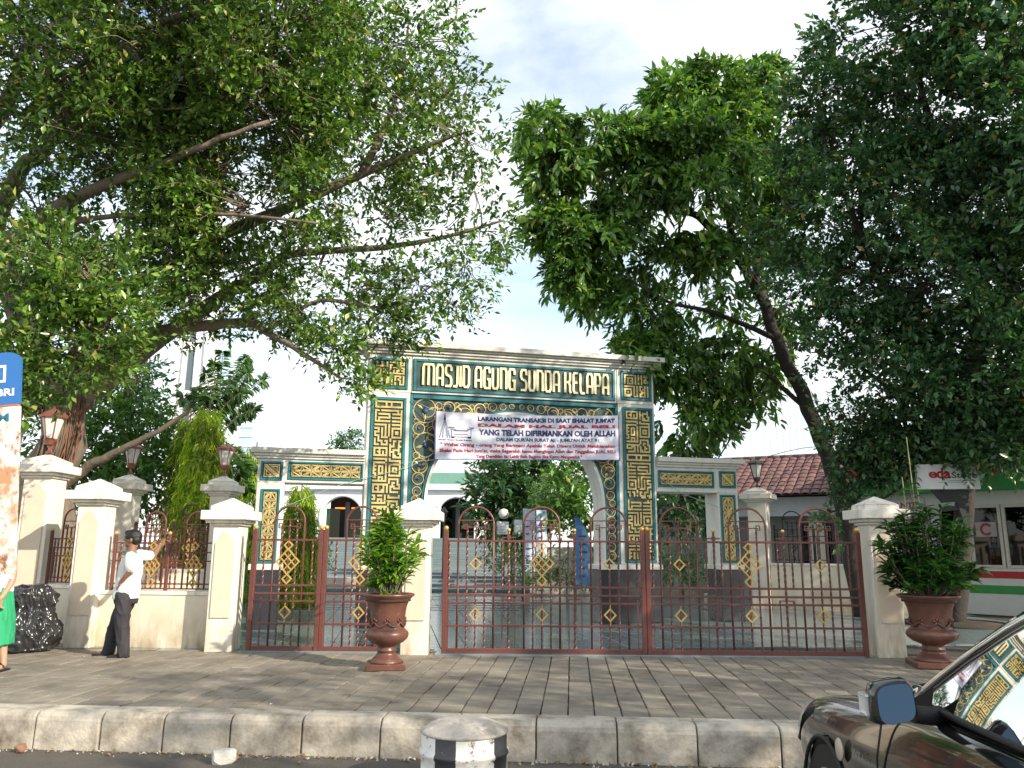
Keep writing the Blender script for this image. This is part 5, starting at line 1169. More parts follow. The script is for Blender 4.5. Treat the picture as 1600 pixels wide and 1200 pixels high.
# ---------------------------------------------------------------- rusty bank sign at the left edge
rust = M('rusty_white_enamel', (.72, .70, .66), .6, var=.05, scale=3, col2=(.46, .25, .13), mask=(.52, .64), mscale=2.6, dirt=((.25, .10, .045), .55, .66, 7)); blue = M('sign_blue', (.025, .14, .40), .45, var=.05); swhite = M('sign_white', (.75, .76, .78), .5, var=.03); tealtxt = M('sign_teal', (.02, .13, .22), .5); alum = M('aluminium', (.55, .56, .57), .4, metal=.6)
sg = thing('bank_sign', 'tall bank sign with blue top and rust streaked white panel at the left edge', 'sign', (-5.565, 8.2, 0), .03); sg.rotation_euler = (0, math.radians(-5.5), .03)
b = MB(); X0, X1, Z0, Z1 = -.62, .72, 1.06, 3.40
arc = [(X1 - .14 + .14 * math.cos(a), Z1 - .10 + .10 * math.sin(a)) for a in np.linspace(0, math.pi / 2, 7)]
b.prism([(X0, 2.84), (X1, 2.84)] + arc + [(X0, Z1)], -.02, .02, blue); b.build('blue_top', None, sg)
b = MB(); b.prism([(X0, Z0 + .05), (X1 + .0, Z0 + .05), (X1, 2.815), (X0, 2.815)], -.02, .02, rust); b.build('rusty_panel', None, sg)
b = MB(); b.bbox(X0, X1 - .008, -.023, .023, 2.818, 2.838, .002, M('sign_stripe', (.45, .16, .09), .6)); b.bbox(X0, X1 - .02, -.018, .018, Z0, Z0 + .047, .004, swhite); b.build('trim', None, sg)
b = MB(); put_text(b, 'BANK BRI', .08, .665, 2.93, 3.01, -.0235, swhite, .035); put_text(b, 'ATM', .27, .62, 2.66, 2.745, -.0235, tealtxt, .03)
b.ribbon([(.38, 3.09), (.56, 3.09), (.56, 3.25), (.38, 3.25)], .026, -.024, -.0205, swhite, closed=True); b.ribbon([(.44, 3.12), (.50, 3.17), (.44, 3.22)], .02, -.024, -.0205, swhite); tag(b.build('lettering', None, sg), kind='stuff')
b = MB(); b.tube([(-.45, .07, -.02), (-.45, .07, Z1 - .3)], .045, 10, alum); b.tube([(-.1, .07, -.02), (-.1, .07, Z1 - .3)], .045, 10, alum); b.build('legs', None, sg)
pp = at(38, 720, 12.2); b = MB(); b.tube([(-7.765, 12.55, 0), (-7.765, 12.55, 3.45)], .035, 10, alum); b.tube([(-7.765, 12.55, 3.2), (-7.765, 12.55, 3.55)], .05, 10, alum); tag(b.build('steel_pole'), 'slim pale metal pole behind the rusty sign', 'pole')
# ---------------------------------------------------------------- the dark saloon car, nose to the kerb
paint = M('dark_car_paint', (.010, .012, .011), .12, var=.0, coat=1.0, spec=.6); chrome = M('chrome', (.75, .75, .76), .08, metal=1.0, var=.02); rubber = M('rubber', (.012, .012, .012), .6); mirror = M('mirror_glass', (.05, .075, .11), .02, metal=1.0, var=0); cglass = glass_mat('car_glass', tint=.06, ior=1.42); lens = M('clear_lens', (.62, .60, .58), .15, coat=.5); rimm = M('alloy_rim', (.5, .5, .5), .3, metal=.8); interior = M('car_interior', (.03, .028, .025), .8)
car = thing('car', 'glossy dark saloon car with chrome window trim at the lower right', 'car', (2.60, 5.52, -.3), math.radians(-1.0)); car.scale = (1.02, 1.02, 1.135)
# local: y = 0 at the nose, negative towards the tail; x = 0 on the centre line; z from the road
S = [0, -.06, -.2, -.45, -.8, -1.2, -1.6, -1.85, -2.2, -2.6, -3.0, -3.4, -3.8, -4.15, -4.4, -4.47]
Wd = [.50, .68, .785, .835, .855, .862, .866, .868, .87, .87, .87, .868, .85, .80, .70, .60]
Top = [.62, .705, .765, .81, .86, .905, .955, .985, .98, .98, .98, .985, .99, .98, .95, .86]
SZ = np.interp(S, [-4.47, -3.5, -1.9, -.5, 0], [.86, .95, .93, .80, .62])
b = MB(); rings = []
for s_, w, tz, sz in zip(S, Wd, Top, SZ):
    lo = .30 if s_ in (0, -4.47) else .20
    half = [(0, lo), (w * .80, lo), (w * .93, lo + .05), (w * .985, .42), (w, .55), (w * .992, .66), (w * .972, min(sz - .05, .76)), (w * .935, sz - .012), (w * .88, sz + .012), (w * .60, tz - .012), (w * .3, tz + .004), (0, tz + .008)]
    rings.append([(x, s_, z) for x, z in half] + [(-x, s_, z) for x, z in half[-2:0:-1]])
n = len(rings[0]); vs = [p for r in rings for p in r]; fs = []
for i in range(len(rings) - 1):
    for j in range(n): fs.append((i * n + j, (i + 1) * n + j, (i + 1) * n + (j + 1) % n, i * n + (j + 1) % n))
fs += [tuple(range(n)), tuple(range((len(rings) - 1) * n, len(rings) * n))[::-1]]
b.add(vs, fs, paint, True); me = b.mesh('car_body'); bmm = bmesh.new(); bmm.from_mesh(me); bmesh.ops.recalc_face_normals(bmm, faces=bmm.faces[:]); bmm.to_mesh(me); bmm.free()
body = link('body', me, None); su = body.modifiers.new('s', 'SUBSURF'); su.levels = 2; su.render_levels = 2
cutm = MB()
for wy in (-.86, -3.55): cutm.tube([(-1.2, wy, .315), (1.2, wy, .315)], .345, 40)
cut = link('wheel_cut', cutm.mesh('wheel_cut'), None); bo_ = body.modifiers.new('b', 'BOOLEAN'); bo_.object = cut; bo_.operation = 'DIFFERENCE'; bo_.solver = 'EXACT'
bpy.context.view_layer.update(); me2 = bpy.data.meshes.new_from_object(body.evaluated_get(bpy.context.evaluated_depsgraph_get())); bpy.data.objects.remove(body); bpy.data.objects.remove(cut); me2.polygons.foreach_set('use_smooth', [True] * len(me2.polygons)); me2.materials.clear(); me2.materials.append(paint); me2.materials.append(rubber); me2.polygons.foreach_set('material_index', [0] * len(me2.polygons)); link('body', me2, car)
def wheel(x, y):
    t = MB(); sx = -1 if x < 0 else 1; t.tube([(x - .1, y, .315), (x + .1, y, .315)], .31, 32, rubber); w = t.build('wheel', None, car)
    r = MB(); xo = x + sx * .103; c = []
    r.tube([(xo - sx * .01, y, .315), (xo, y, .315)], .21, 28, rimm)
    for k in range(8): a = k * math.pi / 4; r.tube([(xo + sx * .006, y, .315), (xo + sx * .004, y + .2 * math.cos(a), .315 + .2 * math.sin(a))], .02, 6, chrome)
    r.build('rim', None, w)
for sx in (-1, 1):
    for wy in (-.86, -3.55):
        b = MB(); b.tube([(sx * .862, wy + .345 * math.cos(a), .315 + .345 * math.sin(a)) for a in np.linspace(-.25, math.pi + .25, 30)], .011, 6, rubber); b.build('wheel_arch', None, car)
for x in (-.75, .75):
    for y in (-.86, -3.55): wheel(x, y)
# cabin: side glass, pillars, roof
BZ_, RZ_ = .965, 1.455
def gx(y, z):                                                # half width of the glasshouse
    f = (z - BZ_) / (RZ_ - BZ_); w = .815 - .215 * f - .05 * f * f
    return w - .055 * max(0, (y + 2.9) / 1.0) ** 2 * (1 if y > -2.9 else 0) - .05 * max(0, (-3.4 - y)) 
side = [(-1.72, .968), (-2.05, 1.15), (-2.35, 1.305), (-2.62, 1.405), (-2.9, 1.44), (-3.3, 1.435), (-3.65, 1.37), (-3.95, 1.23), (-4.15, 1.05), (-4.18, 1.0), (-3.6, .985), (-2.8, .975)]
def grid_side(sx, name, y0, y1, zt, m, off=0.0, n=14, k=6):
    """curved pane between the belt line and the roof line zt(y)"""
    b = MB()
    for i in range(n + 1):
        y = y0 + (y1 - y0) * i / n
        for j in range(k + 1):
            zb = .975; z = zb + (max(zt(y), zb + .002) - zb) * j / k; b.v.append((sx * (gx(y, z) + off), y, z))
    b.mi(m)
    for i in range(n):
        for j in range(k):
            q = i * (k + 1) + j; f = [q, q + 1, q + k + 2, q + k + 1]; b.f.append(f if sx < 0 else f[::-1]); b.m.append(0); b.sm.append(True)
    return b.build(name, None, car)
SL_y = [p[0] for p in side[:10]][::-1]; SL_z = [p[1] for p in side[:10]][::-1]
zt = lambda y: float(np.interp(y, SL_y, SL_z))
for sx in (-1, 1):
    grid_side(sx, 'front_side_window', -1.78, -2.88, lambda y: zt(y) - .0, cglass); grid_side(sx, 'rear_side_window', -2.93, -4.0, lambda y: zt(y), cglass)
    b = MB(); b.tube([(sx * (gx(y, zt(y)) + .006), y, zt(y) + .004) for y in np.linspace(-1.72, -4.16, 30)], .018, 6, chrome); b.build('chrome_trim', None, car)
    b = MB(); b.tube([(sx * (gx(y, .97) + .012), y, .972 - .002) for y in np.linspace(-1.7, -4.1, 20)], .012, 6, rubber); b.tube([(sx * (gx(-2.9, z) + .0), -2.9, z) for z in np.linspace(.97, zt(-2.9), 6)], .026, 4, rubber); b.build('window_seal', None, car)
    # roof rail and pillars: skin between the window line and the windscreen / roof edge
    b = MB(); ys = np.linspace(-1.60, -4.3, 40); A_, B_ = [], []
    for y in ys:
        yy = max(min(y, -1.72), -4.16); z = zt(yy); x = gx(yy, z) + .008
        if y > -2.45: q = (x - .105 - .02 * (y + 2.45), y + .09, z + .030)
        else: q = (x - .12, y + .02, z + .034)
        A_.append((sx * x, y if -4.16 < y < -1.72 else yy + (y - yy) * .4, z + .008)); B_.append((sx * q[0], q[1], q[2]))
    mid = [tuple((np.array(a) * .5 + np.array(c) * .5) + np.array([sx * .012, 0, .014])) for a, c in zip(A_, B_)]
    m_ = len(ys); fs = [(i, i + 1, m_ + i + 1, m_ + i) for i in range(m_ - 1)] + [(m_ + i, m_ + i + 1, 2 * m_ + i + 1, 2 * m_ + i) for i in range(m_ - 1)]
    b.add(A_ + mid + B_, fs if sx > 0 else [f[::-1] for f in fs], paint, True); b.build('roof_pillar', None, car)
    if sx < 0: EDGE = B_
# windscreen, roof, rear glass lofted between both edges
def span(name, i0, i1, m, crown, yb):
    b = MB(); K = 10
    for i in range(i0, i1 + 1):
        x, y, z = EDGE[i]
        for k in range(K + 1): u = k / K * 2 - 1; b.v.append((-u * -abs(x) if False else u * abs(x), y + yb * (1 - u * u), z + crown * (1 - u * u)))
    b.mi(m); n_ = i1 - i0
    for i in range(n_):
        for k in range(K): q = i * (K + 1) + k; b.f.append([q, q + 1, q + K + 2, q + K + 1]); b.m.append(0); b.sm.append(True)
    b.build(name, None, car)
span('windscreen', 0, 13, cglass, .01, .10); span('roof', 13, 29, paint, .035, .0); span('rear_window', 29, 39, cglass, .01, -.08)
b = MB(); b.bbox(-.70, .70, -4.0, -1.75, .55, .86, .03, interior)
for x in (-.38, .38):
    b.bbox(x - .24, x + .24, -2.75, -2.6, .8, 1.18, .05, interior); b.bbox(x - .12, x + .12, -2.74, -2.64, 1.19, 1.32, .03, interior)
b.build('interior', None, car)
# door mirror, left
for sx in (-1, 1):
    b = MB(); cx_, cy_, cz_ = sx * 1.005, -2.03, 1.015
    prof = []
    bm = bmesh.new(); bmesh.ops.create_cube(bm, size=1); bmesh.ops.subdivide_edges(bm, edges=bm.edges[:], cuts=5, use_grid_fill=True)
    for v in bm.verts:
        c = v.co * 2; l = (abs(c.x) ** 5 + abs(c.y) ** 5 + abs(c.z) ** 5) ** .2; c = c / max(l, 1e-6); f = 1 - .42 * max(0, c.y)
        v.co = Vector((cx_ + c.x * .080 * f, cy_ + c.y * .07, cz_ + c.z * .074 * f + .012 * c.x * -sx))
    bm.verts.index_update(); b.add([v.co for v in bm.verts], [[v.index for v in f.verts] for f in bm.faces], paint, True); bm.free()
    mr = b.build('door_mirror', None, car)
    b = MB(); N_ = 28; P = []
    for k in range(N_): a = 2 * math.pi * k / N_; c, s_ = math.cos(a), math.sin(a); l = (abs(c) ** 4 + abs(s_) ** 4) ** .25; P.append((cx_ + c / l * .066, cy_ - .096 + .2 * sx * c / l * .066 + .2 * s_ / l * .062, cz_ + s_ / l * .062 + .012 * c / l * -sx))
    Q = [(cx_ + (x - cx_) * 1.16, cy_ - .045, cz_ + (z - cz_) * 1.10) for x, y, z in P]
    b.add(P + Q, [(i, (i + 1) % N_, N_ + (i + 1) % N_, N_ + i) for i in range(N_)], rubber); b.build('mirror_rim', None, mr)
    b = MB(); b.add([(x, cy_ - .092 + .2 * sx * (x - cx_) + .2 * (z - cz_), z) for x, y, z in P], [tuple(range(N_))], mirror); b.build('mirror_glass', None, mr)
    b = MB(); b.bbox(cx_ + sx * .062, cx_ + sx * .083, cy_ - .02, cy_ + .045, cz_ - .05, cz_ + .012, .008, lens); b.build('turn_signal', None, mr)
    b = MB(); b.tube([(sx * .90, -2.02, .965), (sx * .82, -2.0, .955), (sx * .77, -1.98, .955)], [.032, .034, .034], 8, rubber); b.add([(sx * .812, -1.78, .965), (sx * .815, -2.0, .965), (sx * .785, -1.98, 1.05)], [(0, 1, 2), (2, 1, 0)], rubber); b.build('mirror_arm', None, mr)
    # headlight wrapping the front corner
    b = MB(); K = 8; rows = []
    for i in range(K + 1):
        y = -.03 - .50 * i / K; w = float(np.interp(y, S[::-1], Wd[::-1])); tz = float(np.interp(y, S[::-1], SZ[::-1])); h = .15 * (1 - (i / K) ** 2 * .75)
        for z, f in ((tz - .03 - h, .992), (tz - .03 - h * .5, .985), (tz - .025, .955)): rows.append((sx * (w * f + .006), y + .006, z))
    fs = []
    for i in range(K):
        for j in range(2): q = i * 3 + j; fs.append((q, q + 1, q + 4, q + 3) if sx > 0 else (q, q + 3, q + 4, q + 1))
    b.add(rows, fs, lens, True); b.build('headlight', None, car)
    # door shut line, handle, fender badge
    b = MB(); b.tube([(sx * .872, -1.62, .25), (sx * .874, -1.56, .55), (sx * .868, -1.56, .72), (sx * .842, -1.60, .90)], .005, 4, rubber); b.tube([(sx * .873, -2.92, .25), (sx * .874, -2.92, .6), (sx * .84, -2.92, .93)], .005, 4, rubber); b.build('door_gap', None, car)
    b = MB(); b.tube([(sx * .876, -2.62, .80), (sx * .892, -2.70, .805), (sx * .876, -2.80, .80)], .014, 6, chrome); b.build('door_handle', None, car)
b = MB(); v, f = text_faces('VVT-i', .01); k = .034 / v[:, 1].max()
b.add([(-.868 - .004, -1.27 - a * k * 1.25, .665 + c * k) for a, c in v], f, chrome); b.build('fender_badge', None, car)
b = MB(); b.lathe([(.001, 0), (.05, .004), (.046, .010), (.001, .012)], 20, m=M('round_sticker', (.50, .42, .32), .5)); b.build('round_sticker', None, car, (-.868, -1.12, .66), (0, -math.pi / 2, 0))
# ---------------------------------------------------------------- the mosque and what stands round the plaza
mq = thing('mosque', 'white mosque building with round arches and a green fascia behind the plaza', 'mosque', (-9, 45, .5))
def arched_wall(x0, x1, z0, z1, y, th, openings, m):
    """wall in the x,z plane with round-headed openings (x centre, half width, spring height); returns an MB"""
    b = MB(); xs = sorted(openings); cur = x0
    for c, r, sp in xs:
        b.box(cur, c - r - .0, y, y + th, z0, z1, m); n_ = 14
        top = [(c - r * math.cos(math.pi * k / n_), sp + r * math.sin(math.pi * k / n_)) for k in range(n_ + 1)]
        for k in range(n_): 
            a, d = top[k], top[k + 1]
            b.add([(a[0], y, a[1]), (d[0], y, d[1]), (d[0], y, z1), (a[0], y, z1), (a[0], y + th, a[1]), (d[0], y + th, d[1])], [(0, 1, 2, 3), (0, 4, 5, 1)], m)
        b.box(c - r, c + r, y + .001, y + th, z1 - .001, z1, m); cur = c + r
    b.box(cur, x1, y, y + th, z0, z1, m); return b
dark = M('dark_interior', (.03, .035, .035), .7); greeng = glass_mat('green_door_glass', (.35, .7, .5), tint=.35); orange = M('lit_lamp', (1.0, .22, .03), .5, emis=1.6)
ops = [(2.05 - 2 * 3.17, 1.0, 2.65), (-.45 + .04 - .1, 1.13, 2.55), (5.95, 1.02, 2.75), (9.6, 1.02, 2.75), (-7.6, 1.0, 2.6)]
ops = [(-.42, 1.13, 2.6), (2.75, 1.05, 2.65), (5.93, 1.02, 2.68), (9.1, 1.02, 2.68)]
arched_wall(-2.0, 12.5, 1.45 - 1.5, 4.1, 0, .5, ops, white).build('arcade_wall', None, mq)
arched_wall(-5.2, -2.0, -.05, 4.0, .6, .4, [(-3.3, .45, 2.75)], white).build('side_wall', None, mq)
for c, r, sp in ops:                                         # moulding round each arch
    b = MB(); P = [(c - (r + .07) * math.cos(a), 0, sp + (r + .07) * math.sin(a)) for a in np.linspace(0, math.pi, 21)]; b.tube([(c - r - .07, 0, sp - .5)] + P + [(c + r + .07, 0, sp - .5)], .09, 6, white); b.build('arch_moulding', None, mq)
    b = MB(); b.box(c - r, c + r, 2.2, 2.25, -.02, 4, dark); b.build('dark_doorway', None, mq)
    b = MB(); b.box(c - r + .08, c - .28, .9, .93, 1.4, 3.1, greeng); b.box(c + .28, c + r - .08, .9, .93, 1.4, 3.1, greeng); b.build('door_glass', None, mq)
    b = MB(); b.box(c - .12, c + .12, 1.5, 1.55, 1.4, 3.5, M('grey_door', (.22, .24, .25), .6)); b.build('door_leaf', None, mq)
    if c < 0: b = MB(); b.box(c - .75, c - .2, 1.7, 1.8, 3.12, 3.2, orange); b.box(c + .2, c + .55, 1.7, 1.8, 3.12, 3.2, orange); b.build('interior_lamp', None, mq)
b = MB(); b.box(-2.0, 12.5, .5, 9, 1.42, 1.46, tilem); b.build('inner_floor', None, mq)
b = MB(); b.bbox(-2.2, 12.7, -.35, 10, 4.10, 4.42, .02, white); b.build('white_fascia', None, mq)
b = MB(); b.bbox(-5.3, -2.05, .3, 10, 4.02, 4.40, .02, white); b.build('low_roof', None, mq)
b = MB(); z0, z1 = 4.424, 5.15; b.add([(-1.6, -.25, z0), (9.4, -.25, z0), (8.5, .8, z1), (-1.2, .8, z1), (-1.6, 9, z0), (9.4, 9, z0), (8.5, 8, z1), (-1.2, 8, z1)], [(0, 1, 2, 3), (1, 5, 6, 2), (5, 4, 7, 6), (4, 0, 3, 7), (3, 2, 6, 7)], greenfascia); b.build('green_roof', None, mq)
b = MB(); b.bbox(1.6, 8.0, 2.2, 12, 5.15, 8.2, .03, M('lavender_wall', (.62, .64, .70), .8)); b.build('upper_storey', None, mq)
for i in range(12):                                          # broad stairs up to the doors
    b = MB(); z = .122 * (i + 1); b.bbox(-4.5, 9.5, -5.2 + i * .42, .3, z - .12, z, .008, tilem); b.build('stair_step', None, mq)
mn = thing('minaret', 'slender white ribbed minaret behind the trees on the left', 'minaret', (-20.2, 50, 0))
b = MB(); b.add([(-1.3, -1.0, 0), (1.3, -1.0, 0), (1.3, 1.0, 0), (-1.3, 1.0, 0), (-.72, -.6, 26), (.72, -.6, 26), (.72, .6, 26), (-.72, .6, 26)], [(0, 1, 5, 4), (1, 2, 6, 5), (2, 3, 7, 6), (3, 0, 4, 7), (4, 5, 6, 7)], white); b.build('shaft', None, mn)
for x0, x1 in ((-1.15, -.64), (-.62, -.34), (.36, .20), (1.10, .60)):
    b = MB(); b.tube([(x0, -1.1, 0), (x1, -.72, 25.5)], .10, 4, white, smooth=False); b.build('rib', None, mn)
b = MB(); b.add([(-.30, -1.02, 3), (.12, -1.02, 3), (.05, -.66, 25), (-.18, -.66, 25)], [(0, 1, 2, 3)], M('dark_slot', (.10, .13, .15), .5)); b.build('dark_slot', None, mn)
b = MB()
for z in (10.5, 13.6, 16.5, 19.5): y = -1.0 + .4 * z / 26 - .06; b.bbox(-.28, .10, y - .06, y + .1, z, z + .5, .01, white)
tag(b.build('slot_bridge', None, mn), kind='stuff')
tank = M('grey_tank', (.42, .45, .46), .5)
tk = thing('water_tank', 'grey ribbed water tank lying behind the gateway\'s left wing', 'water tank', tuple(map(float, at(385, 765, 26))), .2)
b = MB(); pr = [(.001, -.75), (.30, -.74), (.36, -.6), (.36, -.08), (.31, -.03), (.31, .03), (.36, .08), (.36, .6), (.30, .74), (.001, .75)]; b.lathe(pr, 20, m=tank); o = b.build('shell', None, tk, (0, 0, .05), (0, math.radians(90), 0)); b = MB()
z_ = tk.location.z; b.box(-.5, -.42, -.3, .3, -z_, -.22, tank); b.box(.42, .5, -.3, .3, -z_, -.22, tank); b.build('cradle', None, tk)
# far towers; distance haze is put into their pale bluish colours
tw_ = M('haze_tinted_tower', (.42, .55, .68), .5); tw2 = M('far_pale_block', (.70, .74, .78), .8)
def tower(label, px, w, h_px, d, m, slope=0):
    p = at(px, h_px, d); t = thing('tower_block', label, 'building', (p[0], d, 0), 0, 'far towers on the skyline'); b = MB(); b.add([(-w, 0, -1), (w, 0, -1), (w, 30, -1), (-w, 30, -1), (-w, 0, p[2] - slope), (w, 0, p[2]), (w, 30, p[2]), (-w, 30, p[2] - slope)], [(0, 1, 5, 4), (1, 2, 6, 5), (2, 3, 7, 6), (3, 0, 4, 7), (4, 5, 6, 7)], m); b.build('block', None, t)
    w_ = MB()
    for k in range(int(p[2] / 4)):
        w_.box(-w * .9, w * .9, -.35, -.05, 2 + 4 * k, 3.6 + 4 * k, tw2 if m is tw_ else tw_)
    tag(w_.build('window_bands', None, t), kind='stuff')
tower('far tower coloured haze blue with a sloping top on the skyline', 386, 2.9, 658, 330, tw_, 2.0); tower('far pale block beside the blue tower', 402, 3.0, 685, 360, tw2); tower('broad low pale block far behind the left wing', 425, 7, 697, 380, tw2)
# white office block behind the tiled roof, ribbed facade
p = at(1210, 560, 60); ob = thing('office_block', 'tall pale office block with vertical ribs behind the tiled roof', 'building', (20.5, 62, 0), -.15); obm = M('pale_blue_cladding', (.60, .68, .75), .5)
b = MB(); b.bbox(-5.8, 7, 0, 12, 0, 14.0, .02, obm); b.build('wall', None, ob); b = MB()
for k in range(26): b.box(-5.8 + k * .5, -5.74 + k * .5, -.012, .0, 0, 14.0, obm)
b.build('ribs', None, ob)
pb = thing('plain_block', 'pale plain building seen through the arch behind the trees', 'building', (3.2, 75, 0)); b = MB(); b.bbox(-3.8, 3.4, 0, 8, 0, 9.2, .02, white); b.build('wall', None, pb); b = MB()
for k in range(4):
    for j in range(2): b.box(-2.9 + k * 1.5, -2.0 + k * 1.5, -.05, .02, 4.5 + j * 2.2, 5.8 + j * 2.2, M('far_window', (.25, .30, .35), .3))
b.build('window', None, pb)
# ---------------------------------------------------------------- house with the red tiled roof
rtile = M('clay_roof_tile', (.15, .072, .066), .75, var=.3, scale=12, rnd=.25); rdark = M('ridge_tile', (.10, .055, .05), .8)
hs = thing('tiled_house', 'low house with red clay tiled roof right of the gateway', 'house', (7.9, 25.5, 0), -.50)
b = MB(); b.bbox(-4, 9, .0, 6, 0, 3.0, .01, M('house_wall', (.52, .52, .50), .8, var=.06)); b.build('wall', None, hs)
b = MB(); b.bbox(-4, 4.5, -1.35, -1.1, 2.42, 2.98, .01, M('house_beam', (.62, .63, .66), .8)); b.build('beam', None, hs)
for x in (-3.2, .2, 3.6): b = MB(); b.bbox(x - .16, x + .16, -1.36, -1.05, 0, 2.42, .01, white); b.build('column', None, hs)
for x in (-1.4, 1.6): b = MB(); b.bbox(x - .5, x + .5, -.04, .02, .9, 2.3, .01, M('house_window_frame', (.25, .24, .22), .6)); w = b.build('window', None, hs); b = MB(); b.box(-.42 + x, .42 + x, -.06, -.045, 1.0, 2.2, glass_mat('house_glass', tint=.2)); b.build('pane', None, w)
rf = MB(); rf.add([(-4.4, -1.7, 3.0), (9.4, -1.7, 3.0), (9.4, 1.6, 4.42), (-4.4, 1.6, 4.42), (-4.4, 5.0, 3.0), (9.4, 5.0, 3.0)], [(0, 1, 2, 3), (3, 2, 5, 4)], rdark); roof = rf.build('roof', None, hs)
tmb = MB(); 
for k in range(6):
    a0, a1 = math.pi * k / 6, math.pi * (k + 1) / 6; f = lambda a: (-.12 * math.cos(a), .055 * math.sin(a))
    (xa, za), (xb, zb) = f(a0), f(a1); tmb.add([(xa, -.02, za + .022), (xb, -.02, zb + .022), (xb, .40, zb), (xa, .40, za)], [(0, 1, 2, 3)], rtile, True)
tmb.add([(-.12, -.02, .0), (.12, -.02, .0), (.12, -.02, .02), (-.12, -.02, .02)], [(0, 1, 2, 3)], rdark); tme = tmb.mesh('roof_tile'); sl = math.atan2(1.42, 3.3); cnt = 0; restt = MB()
for j in range(10):
    for i in range(54):
        s_ = j * .36; x = -4.3 + i * .256; y = -1.72 + s_ * math.cos(sl); z = 3.012 + s_ * math.sin(sl)
        if cnt < 296 and -4.4 < x < 3.3: link('roof_tile', tme, roof, (x, y, z), (sl, 0, random.gauss(0, .012))); cnt += 1
        else:
            M_ = Matrix.Translation((x, y, z)) @ Matrix.Rotation(sl, 4, 'X'); restt.add([M_ @ v.co for v in tme.vertices], [list(p.vertices) for p in tme.polygons], rtile, True)
tag(restt.build('tile_field', None, roof), kind='stuff')
b = MB(); 
for i in range(34): x = -4.4 + i * .4; b.tube([(x, 1.6, 4.45), (x + .42, 1.6, 4.47)], [.11, .09], 7, rdark)
b.build('ridge', None, roof)
for nm, P in (('upper utility wire over the tiled roof', [at(1110, 742, 40), at(1230, 705, 30), at(1330, 695, 22)]), ('lower utility wire over the tiled roof', [at(1110, 748, 40), at(1230, 716, 30), at(1330, 704, 22)])):
    b = MB(); b.tube(smooth_path(P, 4), .014, 4, darkiron); tag(b.build('wire'), nm, 'wire')
# ---------------------------------------------------------------- the shop on the right
sh_ = thing('shop', 'small white shop with red and green stripes and dark windows at the right', 'shop', (11.35, 19.0, 0), math.radians(-47))
swm = M('shop_wall', (.62, .62, .60), .7, var=.06); sred = M('shop_red', (.42, .018, .022), .5); sgreen = M('shop_green', (.035, .26, .06), .5); dglass = glass_mat('shop_glass', tint=.12); sill = M('window_frame_cream', (.58, .55, .48), .6); dk = M('shop_interior', (.02, .02, .025), .8)
b = MB(); b.bbox(-3.3, 3.5, .0, .2, 0, 1.06, .004, swm); b.bbox(-3.3, 3.5, .0, .2, 2.52, 3.0, .004, swm); b.bbox(-3.3, -1.3, .001, .2, 1.062, 2.518, .004, swm); b.bbox(3.0, 3.5, .001, .2, 1.062, 2.518, .004, swm); b.build('wall', None, sh_)
b = MB(); b.box(-3.3, 3.5, 3.5, 3.6, 0, 3, dk); b.box(-3.3, 3.5, .3, 3.5, -.02, .02, dk); b.build('interior', None, sh_)
for nm, z0, z1, m in (('red_stripe', .83, .99, sred), ('green_stripe', .48, .67, sgreen)): b = MB(); b.box(-3.3, 3.5, -.006, -.001, z0, z1, m); b.build(nm, None, sh_)
b = MB(); b.bbox(-3.3, 3.5, -.30, .18, 3.24, 3.62, .01, sred); b.build('red_fascia', None, sh_); b = MB(); b.bbox(-3.3, 3.5, -.28, .16, 2.84, 3.238, .01, sgreen); b.build('green_fascia', None, sh_)
for k in range(6):
    x0 = -1.3 + k * .72; x1 = x0 + .70
    b = MB(); b.bbox(x0, x0 + .07, -.02, .1, 1.06, 2.52, .006, sill); b.bbox(x1 - .07, x1, -.02, .1, 1.06, 2.52, .006, sill); b.bbox(x0 + .072, x1 - .072, -.02, .1, 1.06, 1.13, .006, sill); b.bbox(x0 + .072, x1 - .072, -.02, .1, 2.45, 2.52, .006, sill); w = b.build('window', None, sh_)
    b = MB(); b.box(x0 + .07, x1 - .07, .04, .05, 1.13, 2.45, dglass); b.build('pane', None, w)
b = MB(); b.box(-.45, .0, .02, .03, 1.78, 2.12, M('window_sticker', (.42, .36, .36), .6)); 
b.ribbon([(-.22 + .11 * math.cos(a), 1.95 + .12 * math.sin(a)) for a in np.linspace(.6, 5.6, 14)], .05, .01, .018, M('sticker_red', (.30, .03, .05), .6)); b.build('window_sticker', None, sh_)
b = MB(); b.add([(-3.3, -1.0, 3.66), (3.5, -1.0, 3.66), (3.5, 4, 5.0), (-3.3, 4, 5.0)], [(0, 1, 2, 3)], M('shop_roof', (.10, .05, .05), .8, var=.3, scale=8)); b.build('roof', None, sh_)
# poster on the shop wall
ps = thing('poster', 'white poster with a red heading and grey lines on the shop wall', 'poster', (0, 0, 0)); ps.parent = None
Msh = Matrix.Translation((11.35, 19.0, 0)) @ Matrix.Rotation(math.radians(-47), 4, 'Z'); ps.matrix_world = Msh @ Matrix.Translation((-3.1, -.02, 0))
b = MB(); b.bbox(-.2, 1.55, -.02, .012, 1.55, 2.72, .003, M('poster_paper', (.55, .58, .55), .6)); b.build('sheet', None, ps)
b = MB(); put_text(b, 'PESANTREN SANTR', .0, 1.40, 2.52, 2.64, -.023, sred, .02) if False else put_text(b, 'SANTE', .75, 1.40, 2.50, 2.64, -.023, sred, .03)
for k, (a, c) in enumerate(((.1, 1.35), (.2, 1.25), (.1, 1.4), (.3, 1.2), (.15, 1.3))): b.box(a, c, -.0235, -.021, 2.34 - k * .14, 2.36 - k * .14, M('poster_grey', (.16, .19, .18), .7))
tag(b.build('print', None, ps), kind='stuff')
